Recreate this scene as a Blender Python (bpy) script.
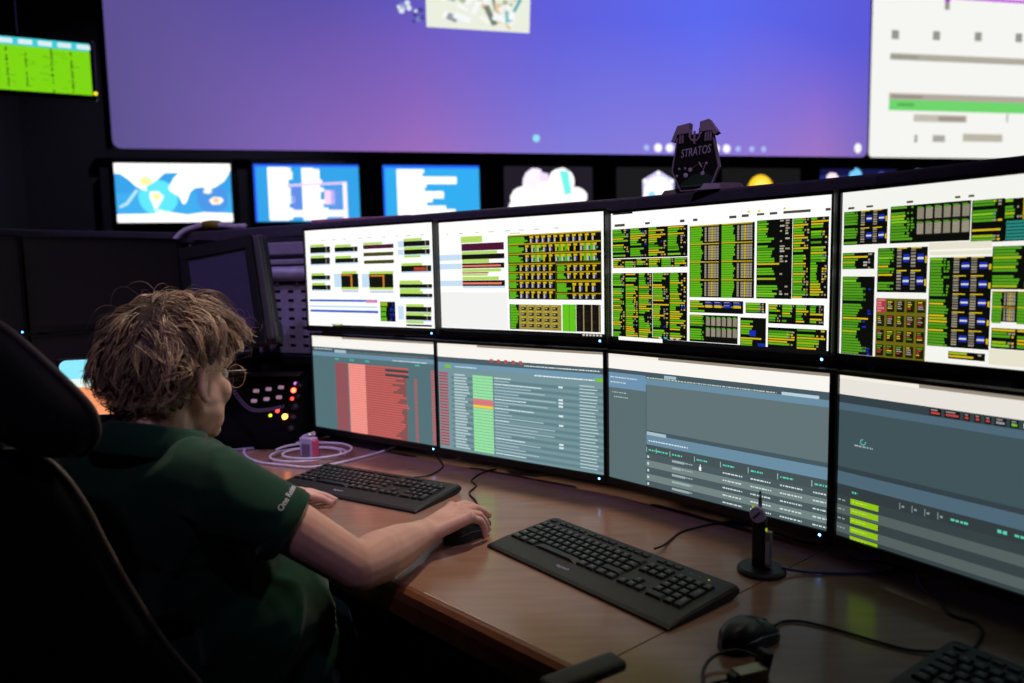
import bpy, bmesh, math, random
from mathutils import Vector, Matrix, Euler, noise, Quaternion
from mathutils.bvhtree import BVHTree
random.seed(7)
PI = math.pi
C = bpy.context.scene.collection
scene = bpy.context.scene
for o in list(bpy.data.objects): bpy.data.objects.remove(o)

# ------------------------------------------------------------------ camera, world, lights, exposure
cam_data = bpy.data.cameras.new('camera'); cam = bpy.data.objects.new('camera', cam_data); C.objects.link(cam)
cam_data.sensor_width = 36.0; cam_data.lens = 26.04; cam_data.clip_start = 0.02; cam_data.clip_end = 60
PITCH, ROLL = 0.09813, -0.02032
fw = Vector((0, math.cos(PITCH), -math.sin(PITCH))); rt = Vector((1, 0, 0)); up = rt.cross(fw)
rt2 = math.cos(ROLL)*rt + math.sin(ROLL)*up; up2 = -math.sin(ROLL)*rt + math.cos(ROLL)*up
M = Matrix((rt2, up2, -fw)).transposed().to_4x4(); M.translation = Vector((0, 0, 1.2873))
cam.matrix_world = M
scene.camera = cam
cam_data.dof.use_dof = True; cam_data.dof.focus_distance = 1.55; cam_data.dof.aperture_fstop = 2.6

world = bpy.data.worlds.new('world'); scene.world = world; world.use_nodes = True
world.node_tree.nodes['Background'].inputs[0].default_value = (0.05, 0.045, 0.075, 1)
world.node_tree.nodes['Background'].inputs[1].default_value = 0.05

vs = scene.view_settings
vs.view_transform = 'Standard'; vs.look = 'None'; vs.exposure = 0.0; vs.gamma = 1.0; vs.use_curve_mapping = False

CEIL = 4.9
def spot_lamp(x, y, tx, ty, tz, power, col, size, blend=0.9, rad=0.12):
    l = bpy.data.lights.new('unseen_spot', 'SPOT'); l.energy = power; l.color = col
    l.spot_size = size; l.spot_blend = blend; l.shadow_soft_size = rad
    o = bpy.data.objects.new('unseen_spot', l); C.objects.link(o)
    o.location = (x, y, CEIL-0.03)
    d = Vector((tx, ty, tz)) - o.location
    o.rotation_euler = d.to_track_quat('-Z', 'Y').to_euler()
    return o
# warm key above the operator; the other four are unseen fill spots, added
LAMPS = [(0.45, 2.30, -0.32, 1.55, 0.85, 345, (1.0, 0.83, 0.64), 0.42),
         (-1.5, 0.5, -0.80, 2.40, 1.1, 300, (0.56, 0.42, 1.0), 0.50),
         (0.3, -1.6, -0.25, 2.5, 1.3, 350, (0.76, 0.56, 1.0), 0.62),
         (1.5, 3.9, -0.57, 1.30, 1.12, 560, (1.0, 0.85, 0.70), 0.15),
         (-1.2, 4.6, -3.2, 6.2, 1.2, 130, (0.80, 0.74, 1.0), 1.1)]
for (x, y, tx, ty, tz, pw, cl, sz) in LAMPS: spot_lamp(x, y, tx, ty, tz, pw, cl, sz)

# ------------------------------------------------------------------ helpers
def lin(c):
    c = c/255.0
    return c/12.92 if c <= 0.04045 else ((c+0.055)/1.055)**2.4
def L3(r, g, b): return (lin(r), lin(g), lin(b))

MATS = {}
def mat(name, rgb, rough=0.5, metal=0.0, var=0.12, scale=40.0, bump=0.0, bscale=200.0, spec=0.5, coat=0.0, emis=None, estr=0.0, trans=0.0, sheen=0.0):
    """procedural principled material: noise-varied colour and roughness, optional fine bump"""
    if name in MATS: return MATS[name]
    m = bpy.data.materials.new(name); m.use_nodes = True
    nt = m.node_tree; b = nt.nodes['Principled BSDF']
    col = L3(*rgb)
    tc = nt.nodes.new('ShaderNodeTexCoord')
    n = nt.nodes.new('ShaderNodeTexNoise'); n.inputs['Scale'].default_value = scale; n.inputs['Detail'].default_value = 3
    nt.links.new(tc.outputs['Object'], n.inputs['Vector'])
    rp = nt.nodes.new('ShaderNodeValToRGB')
    rp.color_ramp.elements[0].position = 0.3; rp.color_ramp.elements[1].position = 0.7
    rp.color_ramp.elements[0].color = (*[c*(1-var) for c in col], 1); rp.color_ramp.elements[1].color = (*[min(1, c*(1+var)) for c in col], 1)
    nt.links.new(n.outputs['Fac'], rp.inputs['Fac']); nt.links.new(rp.outputs['Color'], b.inputs['Base Color'])
    b.inputs['Roughness'].default_value = rough; b.inputs['Metallic'].default_value = metal
    b.inputs['Specular IOR Level'].default_value = spec; b.inputs['Coat Weight'].default_value = coat
    b.inputs['Transmission Weight'].default_value = trans
    if sheen: b.inputs['Sheen Weight'].default_value = sheen
    if emis is not None:
        b.inputs['Emission Color'].default_value = (*L3(*emis), 1); b.inputs['Emission Strength'].default_value = estr
    if bump:
        n2 = nt.nodes.new('ShaderNodeTexNoise'); n2.inputs['Scale'].default_value = bscale; n2.inputs['Detail'].default_value = 2
        nt.links.new(tc.outputs['Object'], n2.inputs['Vector'])
        bp = nt.nodes.new('ShaderNodeBump'); bp.inputs['Strength'].default_value = bump; bp.inputs['Distance'].default_value = 0.002
        nt.links.new(n2.outputs['Fac'], bp.inputs['Height']); nt.links.new(bp.outputs['Normal'], b.inputs['Normal'])
    MATS[name] = m
    return m

def display_mat(name, strength, rough=0.4):
    m = bpy.data.materials.new(name); m.use_nodes = True; nt = m.node_tree; b = nt.nodes['Principled BSDF']
    a = nt.nodes.new('ShaderNodeAttribute'); a.attribute_name = 'Col'
    b.inputs['Base Color'].default_value = (0.006, 0.006, 0.007, 1); b.inputs['Roughness'].default_value = rough
    b.inputs['Specular IOR Level'].default_value = 0.25
    nt.links.new(a.outputs['Color'], b.inputs['Emission Color']); b.inputs['Emission Strength'].default_value = strength
    return m

def tag(o, label=None, cat=None, group=None, kind=None):
    if label: o['label'] = label
    if cat: o['category'] = cat
    if group: o['group'] = group
    if kind: o['kind'] = kind
    return o
def thing(name, label, cat, loc=(0, 0, 0), rz=0.0, group=None):
    o = bpy.data.objects.new(name, None); C.objects.link(o); o.empty_display_size = 0.05
    o.location = loc; o.rotation_euler = (0, 0, rz)
    return tag(o, label, cat, group)
def link_mesh(name, me, m, parent=None, smooth=False):
    o = bpy.data.objects.new(name, me); C.objects.link(o)
    if m is not None: me.materials.append(m)
    if parent is not None: o.parent = parent
    if smooth: me.polygons.foreach_set('use_smooth', [True]*len(me.polygons))
    return o
def obj(name, bm, m, parent=None, smooth=False):
    me = bpy.data.meshes.new(name); bm.normal_update(); bm.to_mesh(me); bm.free()
    return link_mesh(name, me, m, parent, smooth)
def share(name, src, parent, loc=(0, 0, 0), rot=(0, 0, 0), scale=(1, 1, 1)):
    o = bpy.data.objects.new(name, src.data); C.objects.link(o); o.parent = parent
    o.location = loc; o.rotation_euler = rot; o.scale = scale
    return o
def NB(): return bmesh.new()

def add_box(bm, c, s, bev=0.0, seg=2, rot=None):
    r = bmesh.ops.create_cube(bm, size=1.0); vs_ = r['verts']
    bmesh.ops.scale(bm, verts=vs_, vec=s)
    if bev > 0:
        es = list({e for v in vs_ for e in v.link_edges})
        rb = bmesh.ops.bevel(bm, geom=es, offset=bev, segments=seg, affect='EDGES', profile=0.5)
        vs_ = list({v for f in rb['faces'] for v in f.verts} | {v for v in vs_ if v.is_valid})
    if rot is not None: bmesh.ops.rotate(bm, verts=vs_, cent=(0, 0, 0), matrix=rot)
    bmesh.ops.translate(bm, verts=vs_, vec=c)
    return vs_
def add_prism(bm, pts, z0, z1):
    """polygon (x, y) list, counter-clockwise, extruded from z0 to z1"""
    a = [bm.verts.new((x, y, z0)) for x, y in pts]; b = [bm.verts.new((x, y, z1)) for x, y in pts]
    n = len(pts)
    bm.faces.new(a[::-1]); bm.faces.new(b)
    for i in range(n): bm.faces.new((a[i], a[(i+1) % n], b[(i+1) % n], b[i]))
    return a + b
def frame_from(d):
    d = d.normalized(); h = Vector((0, 0, 1)) if abs(d.z) < 0.9 else Vector((1, 0, 0))
    x = d.cross(h).normalized(); y = x.cross(d).normalized()
    return x, y
def add_tube(bm, pts, r, sides=8, cap=True):
    """tube along points; r is a number or a list of radii"""
    P = [Vector(p) for p in pts]; n = len(P)
    R = r if isinstance(r, (list, tuple)) else [r]*n
    rings = []; x = None
    for i in range(n):
        d = (P[min(i+1, n-1)] - P[max(i-1, 0)])
        if d.length < 1e-9: d = Vector((0, 0, 1))
        d.normalize()
        if x is None: x, y = frame_from(d)
        else:
            x = (x - d*x.dot(d))
            x = x.normalized() if x.length > 1e-6 else frame_from(d)[0]
            y = x.cross(d).normalized()
        rings.append([bm.verts.new(P[i] + (x*math.cos(2*PI*k/sides) + y*math.sin(2*PI*k/sides))*R[i]) for k in range(sides)])
    for i in range(n-1):
        for k in range(sides):
            bm.faces.new((rings[i][k], rings[i+1][k], rings[i+1][(k+1) % sides], rings[i][(k+1) % sides]))
    if cap and sides > 2:
        bm.faces.new(rings[0]); bm.faces.new(rings[-1][::-1])
def add_lathe(bm, prof, sides=24, c=(0, 0, 0)):
    """profile [(radius, z)] turned round the z axis"""
    rings = []
    for r, z in prof:
        if r < 1e-6: rings.append([bm.verts.new((c[0], c[1], c[2]+z))])
        else: rings.append([bm.verts.new((c[0]+r*math.cos(2*PI*k/sides), c[1]+r*math.sin(2*PI*k/sides), c[2]+z)) for k in range(sides)])
    for a, b in zip(rings[:-1], rings[1:]):
        for k in range(sides):
            k2 = (k+1) % sides
            if len(a) == 1 and len(b) == 1: continue
            if len(a) == 1: bm.faces.new((a[0], b[k2], b[k]))
            elif len(b) == 1: bm.faces.new((a[k], a[k2], b[0]))
            else: bm.faces.new((a[k], a[k2], b[k2], b[k]))
def add_ell(bm, c, rad, rot=None, seg=20):
    c = Vector(c); nv = max(4, seg//2); rings = []
    def P_(x, y, z):
        v = Vector((x*rad[0], y*rad[1], z*rad[2])); return bm.verts.new(c + (rot @ v if rot is not None else v))
    for j in range(nv+1):
        th = PI*j/nv; s, z = math.sin(th), math.cos(th)
        rings.append([P_(0, 0, z)] if j in (0, nv) else [P_(s*math.cos(2*PI*k/seg), s*math.sin(2*PI*k/seg), z) for k in range(seg)])
    for a, b in zip(rings[:-1], rings[1:]):
        for k in range(seg):
            k2 = (k+1) % seg
            if len(a) == 1: bm.faces.new((a[0], b[k], b[k2]))
            elif len(b) == 1: bm.faces.new((a[k2], a[k], b[0]))
            else: bm.faces.new((a[k], b[k], b[k2], a[k2]))
    return [v for q in rings for v in q]
def add_cap(bm, a, ra, b, rb, flat_end=False):
    """tapered capsule"""
    a = Vector(a); b = Vector(b); n = 10
    add_tube(bm, [a.lerp(b, i/n) for i in range(n+1)], [ra+(rb-ra)*i/n for i in range(n+1)], 18)
    add_ell(bm, a, (ra, ra, ra), seg=16)
    if not flat_end: add_ell(bm, b, (rb, rb, rb), seg=16)
def catmull(pts, n=8):
    P = [Vector(p) for p in pts]; P = [P[0]*2-P[1]] + P + [P[-1]*2-P[-2]]; out = []
    for i in range(1, len(P)-2):
        for k in range(n):
            t = k/n; a, b, c, d = P[i-1], P[i], P[i+1], P[i+2]
            out.append(0.5*((2*b) + (c-a)*t + (2*a-5*b+4*c-d)*t*t + (3*b-a-3*c+d)*t**3))
    out.append(P[-2]); return out
def remesh(bm, voxel, smooth_it, factor=0.5):
    """fuse overlapping shapes into one continuous skin"""
    me = bpy.data.meshes.new('tmp'); bm.to_mesh(me); bm.free()
    o = bpy.data.objects.new('tmp', me); C.objects.link(o)
    md = o.modifiers.new('r', 'REMESH'); md.mode = 'VOXEL'; md.voxel_size = voxel
    if smooth_it:
        sm = o.modifiers.new('s', 'SMOOTH'); sm.factor = factor; sm.iterations = smooth_it
    dg = bpy.context.evaluated_depsgraph_get(); dg.update()
    res = bpy.data.meshes.new_from_object(o.evaluated_get(dg))
    bpy.data.objects.remove(o); bpy.data.meshes.remove(me)
    return res
def text_bm(s, size, extrude=0.0005, shear=0.0):
    cu = bpy.data.curves.new('t', 'FONT'); cu.body = s; cu.size = size; cu.extrude = extrude; cu.align_x = 'CENTER'; cu.align_y = 'CENTER'; cu.shear = shear
    cu.resolution_u = 3
    o = bpy.data.objects.new('t', cu); C.objects.link(o)
    dg = bpy.context.evaluated_depsgraph_get(); dg.update()
    me = bpy.data.meshes.new_from_object(o.evaluated_get(dg))
    bm = NB(); bm.from_mesh(me)
    bpy.data.objects.remove(o); bpy.data.curves.remove(cu); bpy.data.meshes.remove(me)
    return bm

def rects_mesh(name, rects, W, H, m, parent, y=0.0, step=0.00012, plane='xz'):
    """a display surface: rects = (u0, v0, u1, v1, (r, g, b), layer); u to the right, v downwards, 0..1"""
    vsx = []; fs = []; cols = []
    for (u0, v0, u1, v1, c, ly) in rects:
        yy = y - ly*step; k = len(vsx)
        if isinstance(u0, (list, tuple)): pass
        for (u, v) in ((u0, v1), (u1, v1), (u1, v0), (u0, v0)):
            vsx.append(((u-0.5)*W, yy, (0.5-v)*H))
        fs.append((k, k+1, k+2, k+3)); cols += [(lin(c[0]), lin(c[1]), lin(c[2]), 1.0)]*4
    me = bpy.data.meshes.new(name); me.from_pydata(vsx, [], fs)
    at = me.color_attributes.new('Col', 'FLOAT_COLOR', 'CORNER')
    at.data.foreach_set('color', [q for c in cols for q in c])
    return link_mesh(name, me, m, parent)
def poly_screen(name, polys, m, parent, y=0.0, step=0.0004):
    """free polygons on a display: polys = ([(x, z), ...], (r, g, b), layer) in metres"""
    vsx = []; fs = []; cols = []
    for pts, c, ly in polys:
        k = len(vsx); vsx += [(x, y-ly*step, z) for x, z in pts]; fs.append(tuple(range(k, k+len(pts))))
        cc = c if isinstance(c, list) else [c]*len(pts)
        cols += [(lin(q[0]), lin(q[1]), lin(q[2]), 1.0) for q in cc]
    me = bpy.data.meshes.new(name); me.from_pydata(vsx, [], fs)
    at = me.color_attributes.new('Col', 'FLOAT_COLOR', 'CORNER')
    at.data.foreach_set('color', [q for c in cols for q in c])
    return link_mesh(name, me, m, parent)
def circ(cx, cz, r, n=20, ry=None, a0=0.0, a1=2*PI):
    ry = ry or r
    return [(cx+r*math.cos(a0+(a1-a0)*i/n), cz+ry*math.sin(a0+(a1-a0)*i/n)) for i in range(n)]

# shared materials
black_plastic = mat('black_plastic', (22, 22, 24), 0.45, bump=0.15, bscale=900, var=0.15)
dark_plastic = mat('dark_plastic', (34, 33, 36), 0.5, bump=0.15, bscale=700)
bezel_mat = mat('bezel_plastic', (18, 18, 19), 0.38, var=0.1)
black_metal = mat('black_metal', (26, 26, 30), 0.4, metal=0.6)
rail_mat = mat('rail_metal', (88, 84, 98), 0.4, metal=0.2, bump=0.05)
wall_mat = mat('wall_paint', (62, 60, 70), 0.85, bump=0.2, bscale=60)
cable_black = mat('cable_black', (18, 18, 19), 0.5)
cable_blue = mat('cable_blue', (70, 72, 150), 0.45)
cable_white = mat('cable_white', (215, 208, 222), 0.45)
led_blue = mat('led_blue', (40, 120, 220), 0.3, emis=(90, 170, 255), estr=10.0)
grey_metal = mat('grey_metal', (150, 146, 150), 0.4, metal=0.4)
panel_metal = mat('panel_metal', (160, 156, 176), 0.5, metal=0.2, bump=0.1)
screen_off = mat('screen_off', (44, 42, 40), 0.5, var=0.05)
# ------------------------------------------------------------------ the room
DZ = 0.74                                  # worktop height
WX, WY, WPHI = -2.8736, 6.5090, 0.20327    # origin and heading of the display wall
WA = Vector((math.cos(WPHI), math.sin(WPHI), 0)); WN = Vector((math.sin(WPHI), -math.cos(WPHI), 0))
def wallp(u, z, off=0.0): return Vector((WX, WY, 0)) + WA*u + WN*off + Vector((0, 0, z))
def struct(name, bm, m, parent=None):
    o = obj(name, bm, m, parent)
    if parent is None: o['kind'] = 'structure'
    return o

# floor: raised access floor of square carpet tiles
fm = mat('floor_carpet', (38, 37, 42), 0.95, var=0.3, scale=300, bump=0.4, bscale=500)
bm = NB(); add_box(bm, (1.5, 3.0, -0.05), (14, 15, 0.1)); struct('floor', bm, fm)
bm = NB(); add_box(bm, (1.5, 3.0, CEIL+0.05), (14, 15, 0.1)); struct('ceiling', bm, mat('ceiling_paint', (30, 30, 34), 0.9, bump=0.1, bscale=50))
def wall_between(name, a, b, t=0.2, z1=CEIL):
    a = Vector((*a, 0)); b = Vector((*b, 0)); d = b-a
    bm = NB(); add_box(bm, (d.length/2, t/2, z1/2), (d.length, t, z1))
    o = struct(name, bm, wall_mat); o.location = a; o.rotation_euler = (0, 0, math.atan2(d.y, d.x)); return o
wa = wallp(-1.2, 0, -0.06); wb = wallp(11.2, 0, -0.06)
wall_between('wall_back', (wa.x, wa.y), (wb.x, wb.y))
wall_between('wall_left', (-4.4, 2.6), (wa.x, wa.y))
wall_between('wall_side', (-4.4, -3.2), (-4.4, 2.6))
wall_between('wall_right', (wb.x, wb.y), (8.2, -3.2))
wall_between('wall_rear', (8.2, -3.2), (-4.4, -3.2))

# display wall frame: dark mullions between the row of small displays
fr = thing('display_wall_frame', 'dark framework of uprights holding the row of small wall displays', 'frame', wallp(0, 0), WPHI)
dm = mat('frame_dark', (56, 54, 66), 0.6)
for k in range(11):
    bm = NB(); add_box(bm, ((k-0.5)*1.1, -0.01, 1.55), (0.07, 0.09, 1.3)); obj('upright', bm, dm, fr)
for z in (2.315, 0.92):
    bm = NB(); add_box(bm, (4.95, -0.01, z), (11.1, 0.1, 0.07)); obj('crossbar', bm, dm, fr)
bm = NB(); add_box(bm, (4.95, 0.03, 1.6), (11.0, 0.02, 1.36)); obj('backing_panel', bm, mat('frame_backing', (48, 46, 62), 0.7), fr)
bm = NB()
for k in range(10): add_box(bm, (-0.55+1.1*k+0.55, 0, 0.44), (1.04, 0.06, 0.85))
obj('lower_panel', bm, dm, fr)

DISP_BIG = display_mat('projection_light', 1.0, 0.7)
DISP_TV = display_mat('wall_display_light', 1.25)
DISP_UP = display_mat('upper_monitor_light', 1.05)
DISP_LO = display_mat('lower_monitor_light', 1.0)

# --- large projected picture: violet/blue picture, inset photo, and a white window at the right
vw = thing('video_wall', 'huge violet and blue video wall with an inset picture, across the back wall', 'video wall', wallp(0, 2.364), WPHI)
U0, U1, U2, ZT = -0.473, 6.73, 10.6, 2.05
bm = NB(); add_box(bm, ((U0+U1)/2, 0.0, ZT/2), (U1-U0+0.03, 0.06, ZT+0.03), 0.012); obj('housing', bm, dm, vw)
m = bpy.data.materials.new('violet_picture'); m.use_nodes = True; nt = m.node_tree; b = nt.nodes['Principled BSDF']
b.inputs['Base Color'].default_value = (0.01, 0.01, 0.01, 1); b.inputs['Roughness'].default_value = 0.7
tc = nt.nodes.new('ShaderNodeTexCoord'); sp = nt.nodes.new('ShaderNodeSeparateXYZ'); nt.links.new(tc.outputs['Object'], sp.inputs[0])
def ramp(inp, stops):
    r = nt.nodes.new('ShaderNodeValToRGB'); el = r.color_ramp.elements
    while len(el) < len(stops): el.new(0.5)
    for e, (p_, c_) in zip(el, stops): e.position = p_; e.color = (*L3(*c_), 1)
    nt.links.new(inp, r.inputs[0]); return r.outputs[0]
mx = nt.nodes.new('ShaderNodeMapRange'); mx.inputs[1].default_value = U0; mx.inputs[2].default_value = U1; nt.links.new(sp.outputs[0], mx.inputs[0])
mz = nt.nodes.new('ShaderNodeMapRange'); mz.inputs[1].default_value = 0.0; mz.inputs[2].default_value = 1.35; nt.links.new(sp.outputs[2], mz.inputs[0])
topc = ramp(mx.outputs[0], [(0.0, (94, 80, 146)), (0.25, (92, 80, 170)), (0.5, (98, 94, 216)), (0.75, (92, 106, 240)), (1.0, (92, 90, 216))])
botc = ramp(mx.outputs[0], [(0.0, (92, 82, 142)), (0.2, (126, 98, 180)), (0.36, (156, 110, 190)), (0.55, (132, 126, 220)), (0.75, (136, 122, 218)), (0.92, (158, 118, 200)), (1.0, (126, 106, 194))])
mixn = nt.nodes.new('ShaderNodeMix'); mixn.data_type = 'RGBA'
nz = nt.nodes.new('ShaderNodeTexNoise'); nz.inputs['Scale'].default_value = 0.5; nz.inputs['Detail'].default_value = 1; nt.links.new(tc.outputs['Object'], nz.inputs['Vector'])
ma = nt.nodes.new('ShaderNodeMath'); ma.operation = 'MULTIPLY_ADD'; ma.inputs[1].default_value = 0.5; nt.links.new(nz.outputs[0], ma.inputs[0])
mb = nt.nodes.new('ShaderNodeMath'); mb.operation = 'ADD'; mb.inputs[1].default_value = -0.25; nt.links.new(mz.outputs[0], mb.inputs[0]); nt.links.new(mb.outputs[0], ma.inputs[2])
nt.links.new(ma.outputs[0], mixn.inputs[0]); nt.links.new(botc, mixn.inputs[6]); nt.links.new(topc, mixn.inputs[7])
nt.links.new(mixn.outputs[2], b.inputs['Emission Color']); b.inputs['Emission Strength'].default_value = 1.0
def rrect(x0, z0, x1, z1, r, n=6):
    pts = []
    for cx, cz, a in ((x1-r, z1-r, 0), (x0+r, z1-r, PI/2), (x0+r, z0+r, PI), (x1-r, z0+r, 1.5*PI)):
        pts += [(cx+r*math.cos(a+PI/2*i/n), cz+r*math.sin(a+PI/2*i/n)) for i in range(n+1)]
    return pts
bm = NB(); vv = [bm.verts.new((x, -0.034, z)) for x, z in rrect(U0, 0, U1, ZT, 0.07)]; bm.faces.new(vv[::-1]); obj('picture', bm, m, vw)
# inset photograph and the row of white dock dots
rr = random.Random(3); P = []
ix0, ix1, iz0, iz1 = 2.2, 3.15, 1.095, 1.75
P.append(([(ix0, iz0+0.01), (ix1, iz0-0.005), (ix1+0.03, iz1), (ix0, iz1)], (236, 240, 224), 1))
for k in range(60):
    cx, cz = rr.uniform(ix0+0.1, ix1-0.1), rr.uniform(iz0+0.09, iz1-0.1); a = rr.uniform(0, PI); l_, w_ = rr.uniform(0.04, 0.13), rr.uniform(0.015, 0.05)
    c, s = math.cos(a), math.sin(a)
    P.append(([(cx+c*x-s*z*0.7, cz+(s*x+c*z)*0.7) for x, z in ((-l_, -w_), (l_, -w_), (l_, w_), (-l_, w_))], rr.choice([(250, 250, 240), (216, 214, 190), (178, 186, 150), (120, 130, 120), (226, 200, 160), (70, 170, 180), (246, 250, 250), (150, 158, 168)]), 2+k % 7))
for k in range(26):
    P.append((circ(rr.uniform(1.95, 2.22), rr.uniform(iz0+0.03, iz1-0.2), rr.uniform(0.012, 0.03), 8), rr.choice([(220, 230, 240), (120, 130, 200), (70, 70, 150)]), 1))
for u in (4.42, 4.54, 5.03, 5.145): P.append((circ(u, 0.066, 0.042), (255, 255, 255), 1))
for u in (4.30, 4.66, 4.78, 5.27, 5.42, 5.55): P.append((circ(u, 0.066, 0.028), (170, 190, 246), 1))
P.append((circ(6.62, 0.09, 0.042, ry=0.05), (250, 250, 250), 1)); P.append((circ(3.2, 0.138, 0.035), (150, 226, 246), 1))
poly_screen('inset_picture', P, DISP_BIG, vw, -0.0345)
# white window
pw = thing('white_wall_display', 'large white wall display with grey bars and a green stripe, right of the violet wall', 'wall display', wallp(0, 2.364), WPHI)
bm = NB(); add_box(bm, ((U1+U2)/2+0.02, 0.0, ZT/2), (U2-U1-0.02, 0.066, ZT+0.02), 0.012); obj('housing', bm, dm, pw)
P = [(rrect(U1+0.02, 0.0, U2, ZT, 0.04), (246, 246, 242), 0)]
def bar(u0, z0, u1, z1, c, l=1): P.append(([(u0, z0-2.364), (u1, z0-2.364), (u1, z1-2.364), (u0, z1-2.364)], c, l))
for i, u in enumerate((7.02, 7.51, 8.02, 8.53, 9.05, 9.55)): bar(u-0.04, 3.56+i*0.01, u+0.045, 3.65+i*0.01, (150, 150, 142))
bar(6.97, 3.36, 10.4, 3.42, (176, 172, 158)); bar(6.97, 3.355, 10.4, 3.362, (140, 138, 128), 2); bar(6.97, 3.375, 7.3, 3.40, (150, 148, 140), 2)
bar(6.97, 2.955, 10.4, 3.02, (180, 170, 160)); bar(7.0, 2.975, 7.37, 2.995, (140, 130, 120), 2); bar(6.97, 2.845, 10.4, 2.955, (112, 214, 110)); bar(7.07, 2.89, 7.27, 2.92, (90, 170, 80), 2)
bar(7.27, 2.735, 7.92, 2.81, (196, 190, 178)); bar(7.57, 2.745, 7.90, 2.795, (160, 150, 140), 2); bar(8.42, 2.75, 8.44, 2.84, (170, 170, 160))
bar(7.29, 2.52, 7.32, 2.60, (150, 150, 150)); bar(7.51, 2.53, 7.66, 2.60, (170, 168, 160)); bar(7.88, 2.54, 8.38, 2.62, (188, 182, 168)); bar(8.8, 2.56, 9.4, 2.63, (188, 182, 168))
bar(7.58, 3.99, 10.4, 4.02, (190, 60, 220)); bar(7.6, 3.88, 7.66, 3.97, (150, 150, 142)); P.append((circ(7.63, 1.63, 0.04), (170, 60, 210), 2))
poly_screen('screen', P, DISP_BIG, pw, -0.0345)

# --- row of small wall displays
def tv(k, label, polys, w=0.905, h=0.495, u=None):
    u = 1.1*k if u is None else u
    t = thing('wall_display', label, 'display', wallp(u, 1.74), WPHI, 'row of small displays under the video wall')
    bm = NB(); add_box(bm, (0, -0.062, h/2), (w+0.06, 0.05, h+0.06), 0.008); obj('housing', bm, bezel_mat, t)
    bm = NB(); add_box(bm, (0, -0.022, h/2), (0.3, 0.045, 0.3)); obj('wall_bracket', bm, black_metal, t)
    poly_screen('screen', [(rrect(-w/2, 0, w/2, h, 0.012, 3), polys[0], 0)] + [([(x*w-w/2, z*h) for x, z in p_], c_, l_) for p_, c_, l_ in polys[1:]], DISP_TV, t, -0.088)
    return t
W_ = (255, 255, 255)
sea = (52, 150, 214)
def blob(cx, cz, rx, rz, n=14, seed=1, amp=0.2):
    q = random.Random(seed); return [(cx+rx*(1+q.uniform(-amp, amp))*math.cos(2*PI*i/n), cz+rz*(1+q.uniform(-amp, amp))*math.sin(2*PI*i/n)) for i in range(n)]
mapc = [sea, ([(0, 0.05), (1, 0.05), (1, 0.5), (0, 0.5)], (60, 160, 220), 1), (circ(0.36, 0.42, 0.17, 20, 0.3), (90, 214, 236), 2), (circ(0.83, 0.4, 0.14, 20, 0.25), (70, 140, 214), 2),
 ([(0.03, 0.24), (0.1, 0.3), (0.2, 0.55), (0.17, 0.56), (0.08, 0.34), (0.02, 0.28)], (170, 216, 240), 3),
 ([(0, 0), (1, 0), (1, 0.15), (0.75, 0.17), (0.6, 0.13), (0.4, 0.19), (0.36, 0.22), (0.32, 0.15), (0, 0.14)], W_, 4), ([(0, 0.82), (1, 0.86), (1, 1), (0, 1)], W_, 4),
 ([(0.02, 0.86), (0.12, 0.72), (0.17, 0.62), (0.22, 0.56), (0.27, 0.53), (0.26, 0.6), (0.31, 0.66), (0.36, 0.72), (0.44, 0.86), (0.3, 0.95)], W_, 5), (blob(0.26, 0.7, 0.06, 0.07, seed=4), (240, 226, 150), 6),
 ([(0.29, 0.52), (0.36, 0.53), (0.41, 0.44), (0.36, 0.28), (0.325, 0.19), (0.31, 0.3), (0.285, 0.42)], (250, 250, 240), 5), (blob(0.345, 0.44, 0.035, 0.06, seed=8), (244, 226, 140), 6),
 ([(0.45, 0.58), (0.5, 0.75), (0.56, 0.86), (0.66, 0.88), (0.9, 0.9), (0.99, 0.84), (0.94, 0.7), (0.86, 0.6), (0.8, 0.56), (0.74, 0.6), (0.68, 0.58), (0.64, 0.52), (0.6, 0.34), (0.57, 0.3), (0.54, 0.44), (0.47, 0.52)], W_, 5), (blob(0.86, 0.36, 0.06, 0.07, seed=5), (250, 240, 220), 6), (blob(0.86, 0.37, 0.03, 0.04, seed=6), (236, 190, 150), 7), (blob(0.79, 0.53, 0.04, 0.05, seed=7), (240, 236, 220), 6)]
tv(0, 'small wall display showing a bright blue world map', mapc, w=0.925)
q = random.Random(5); t2 = [(48, 150, 214), ([(0, 0), (0.02, 0), (0.02, 1), (0, 1)], (40, 90, 236), 1), ([(0, 0.96), (1, 0.96), (1, 1), (0, 1)], (40, 90, 236), 1)]
for i in range(13):
    z = 0.04+i*0.07; x1 = 0.30 + q.uniform(0, 0.08); t2.append(([(0.13, z), (x1, z), (x1, z+0.06), (0.13, z+0.06)], W_, 3))
    x1 = 0.60 + q.uniform(0, 0.1) - (i > 8)*0.05; t2.append(([(0.45, z), (x1, z), (x1, z+0.06), (0.45, z+0.06)], W_, 3))
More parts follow.
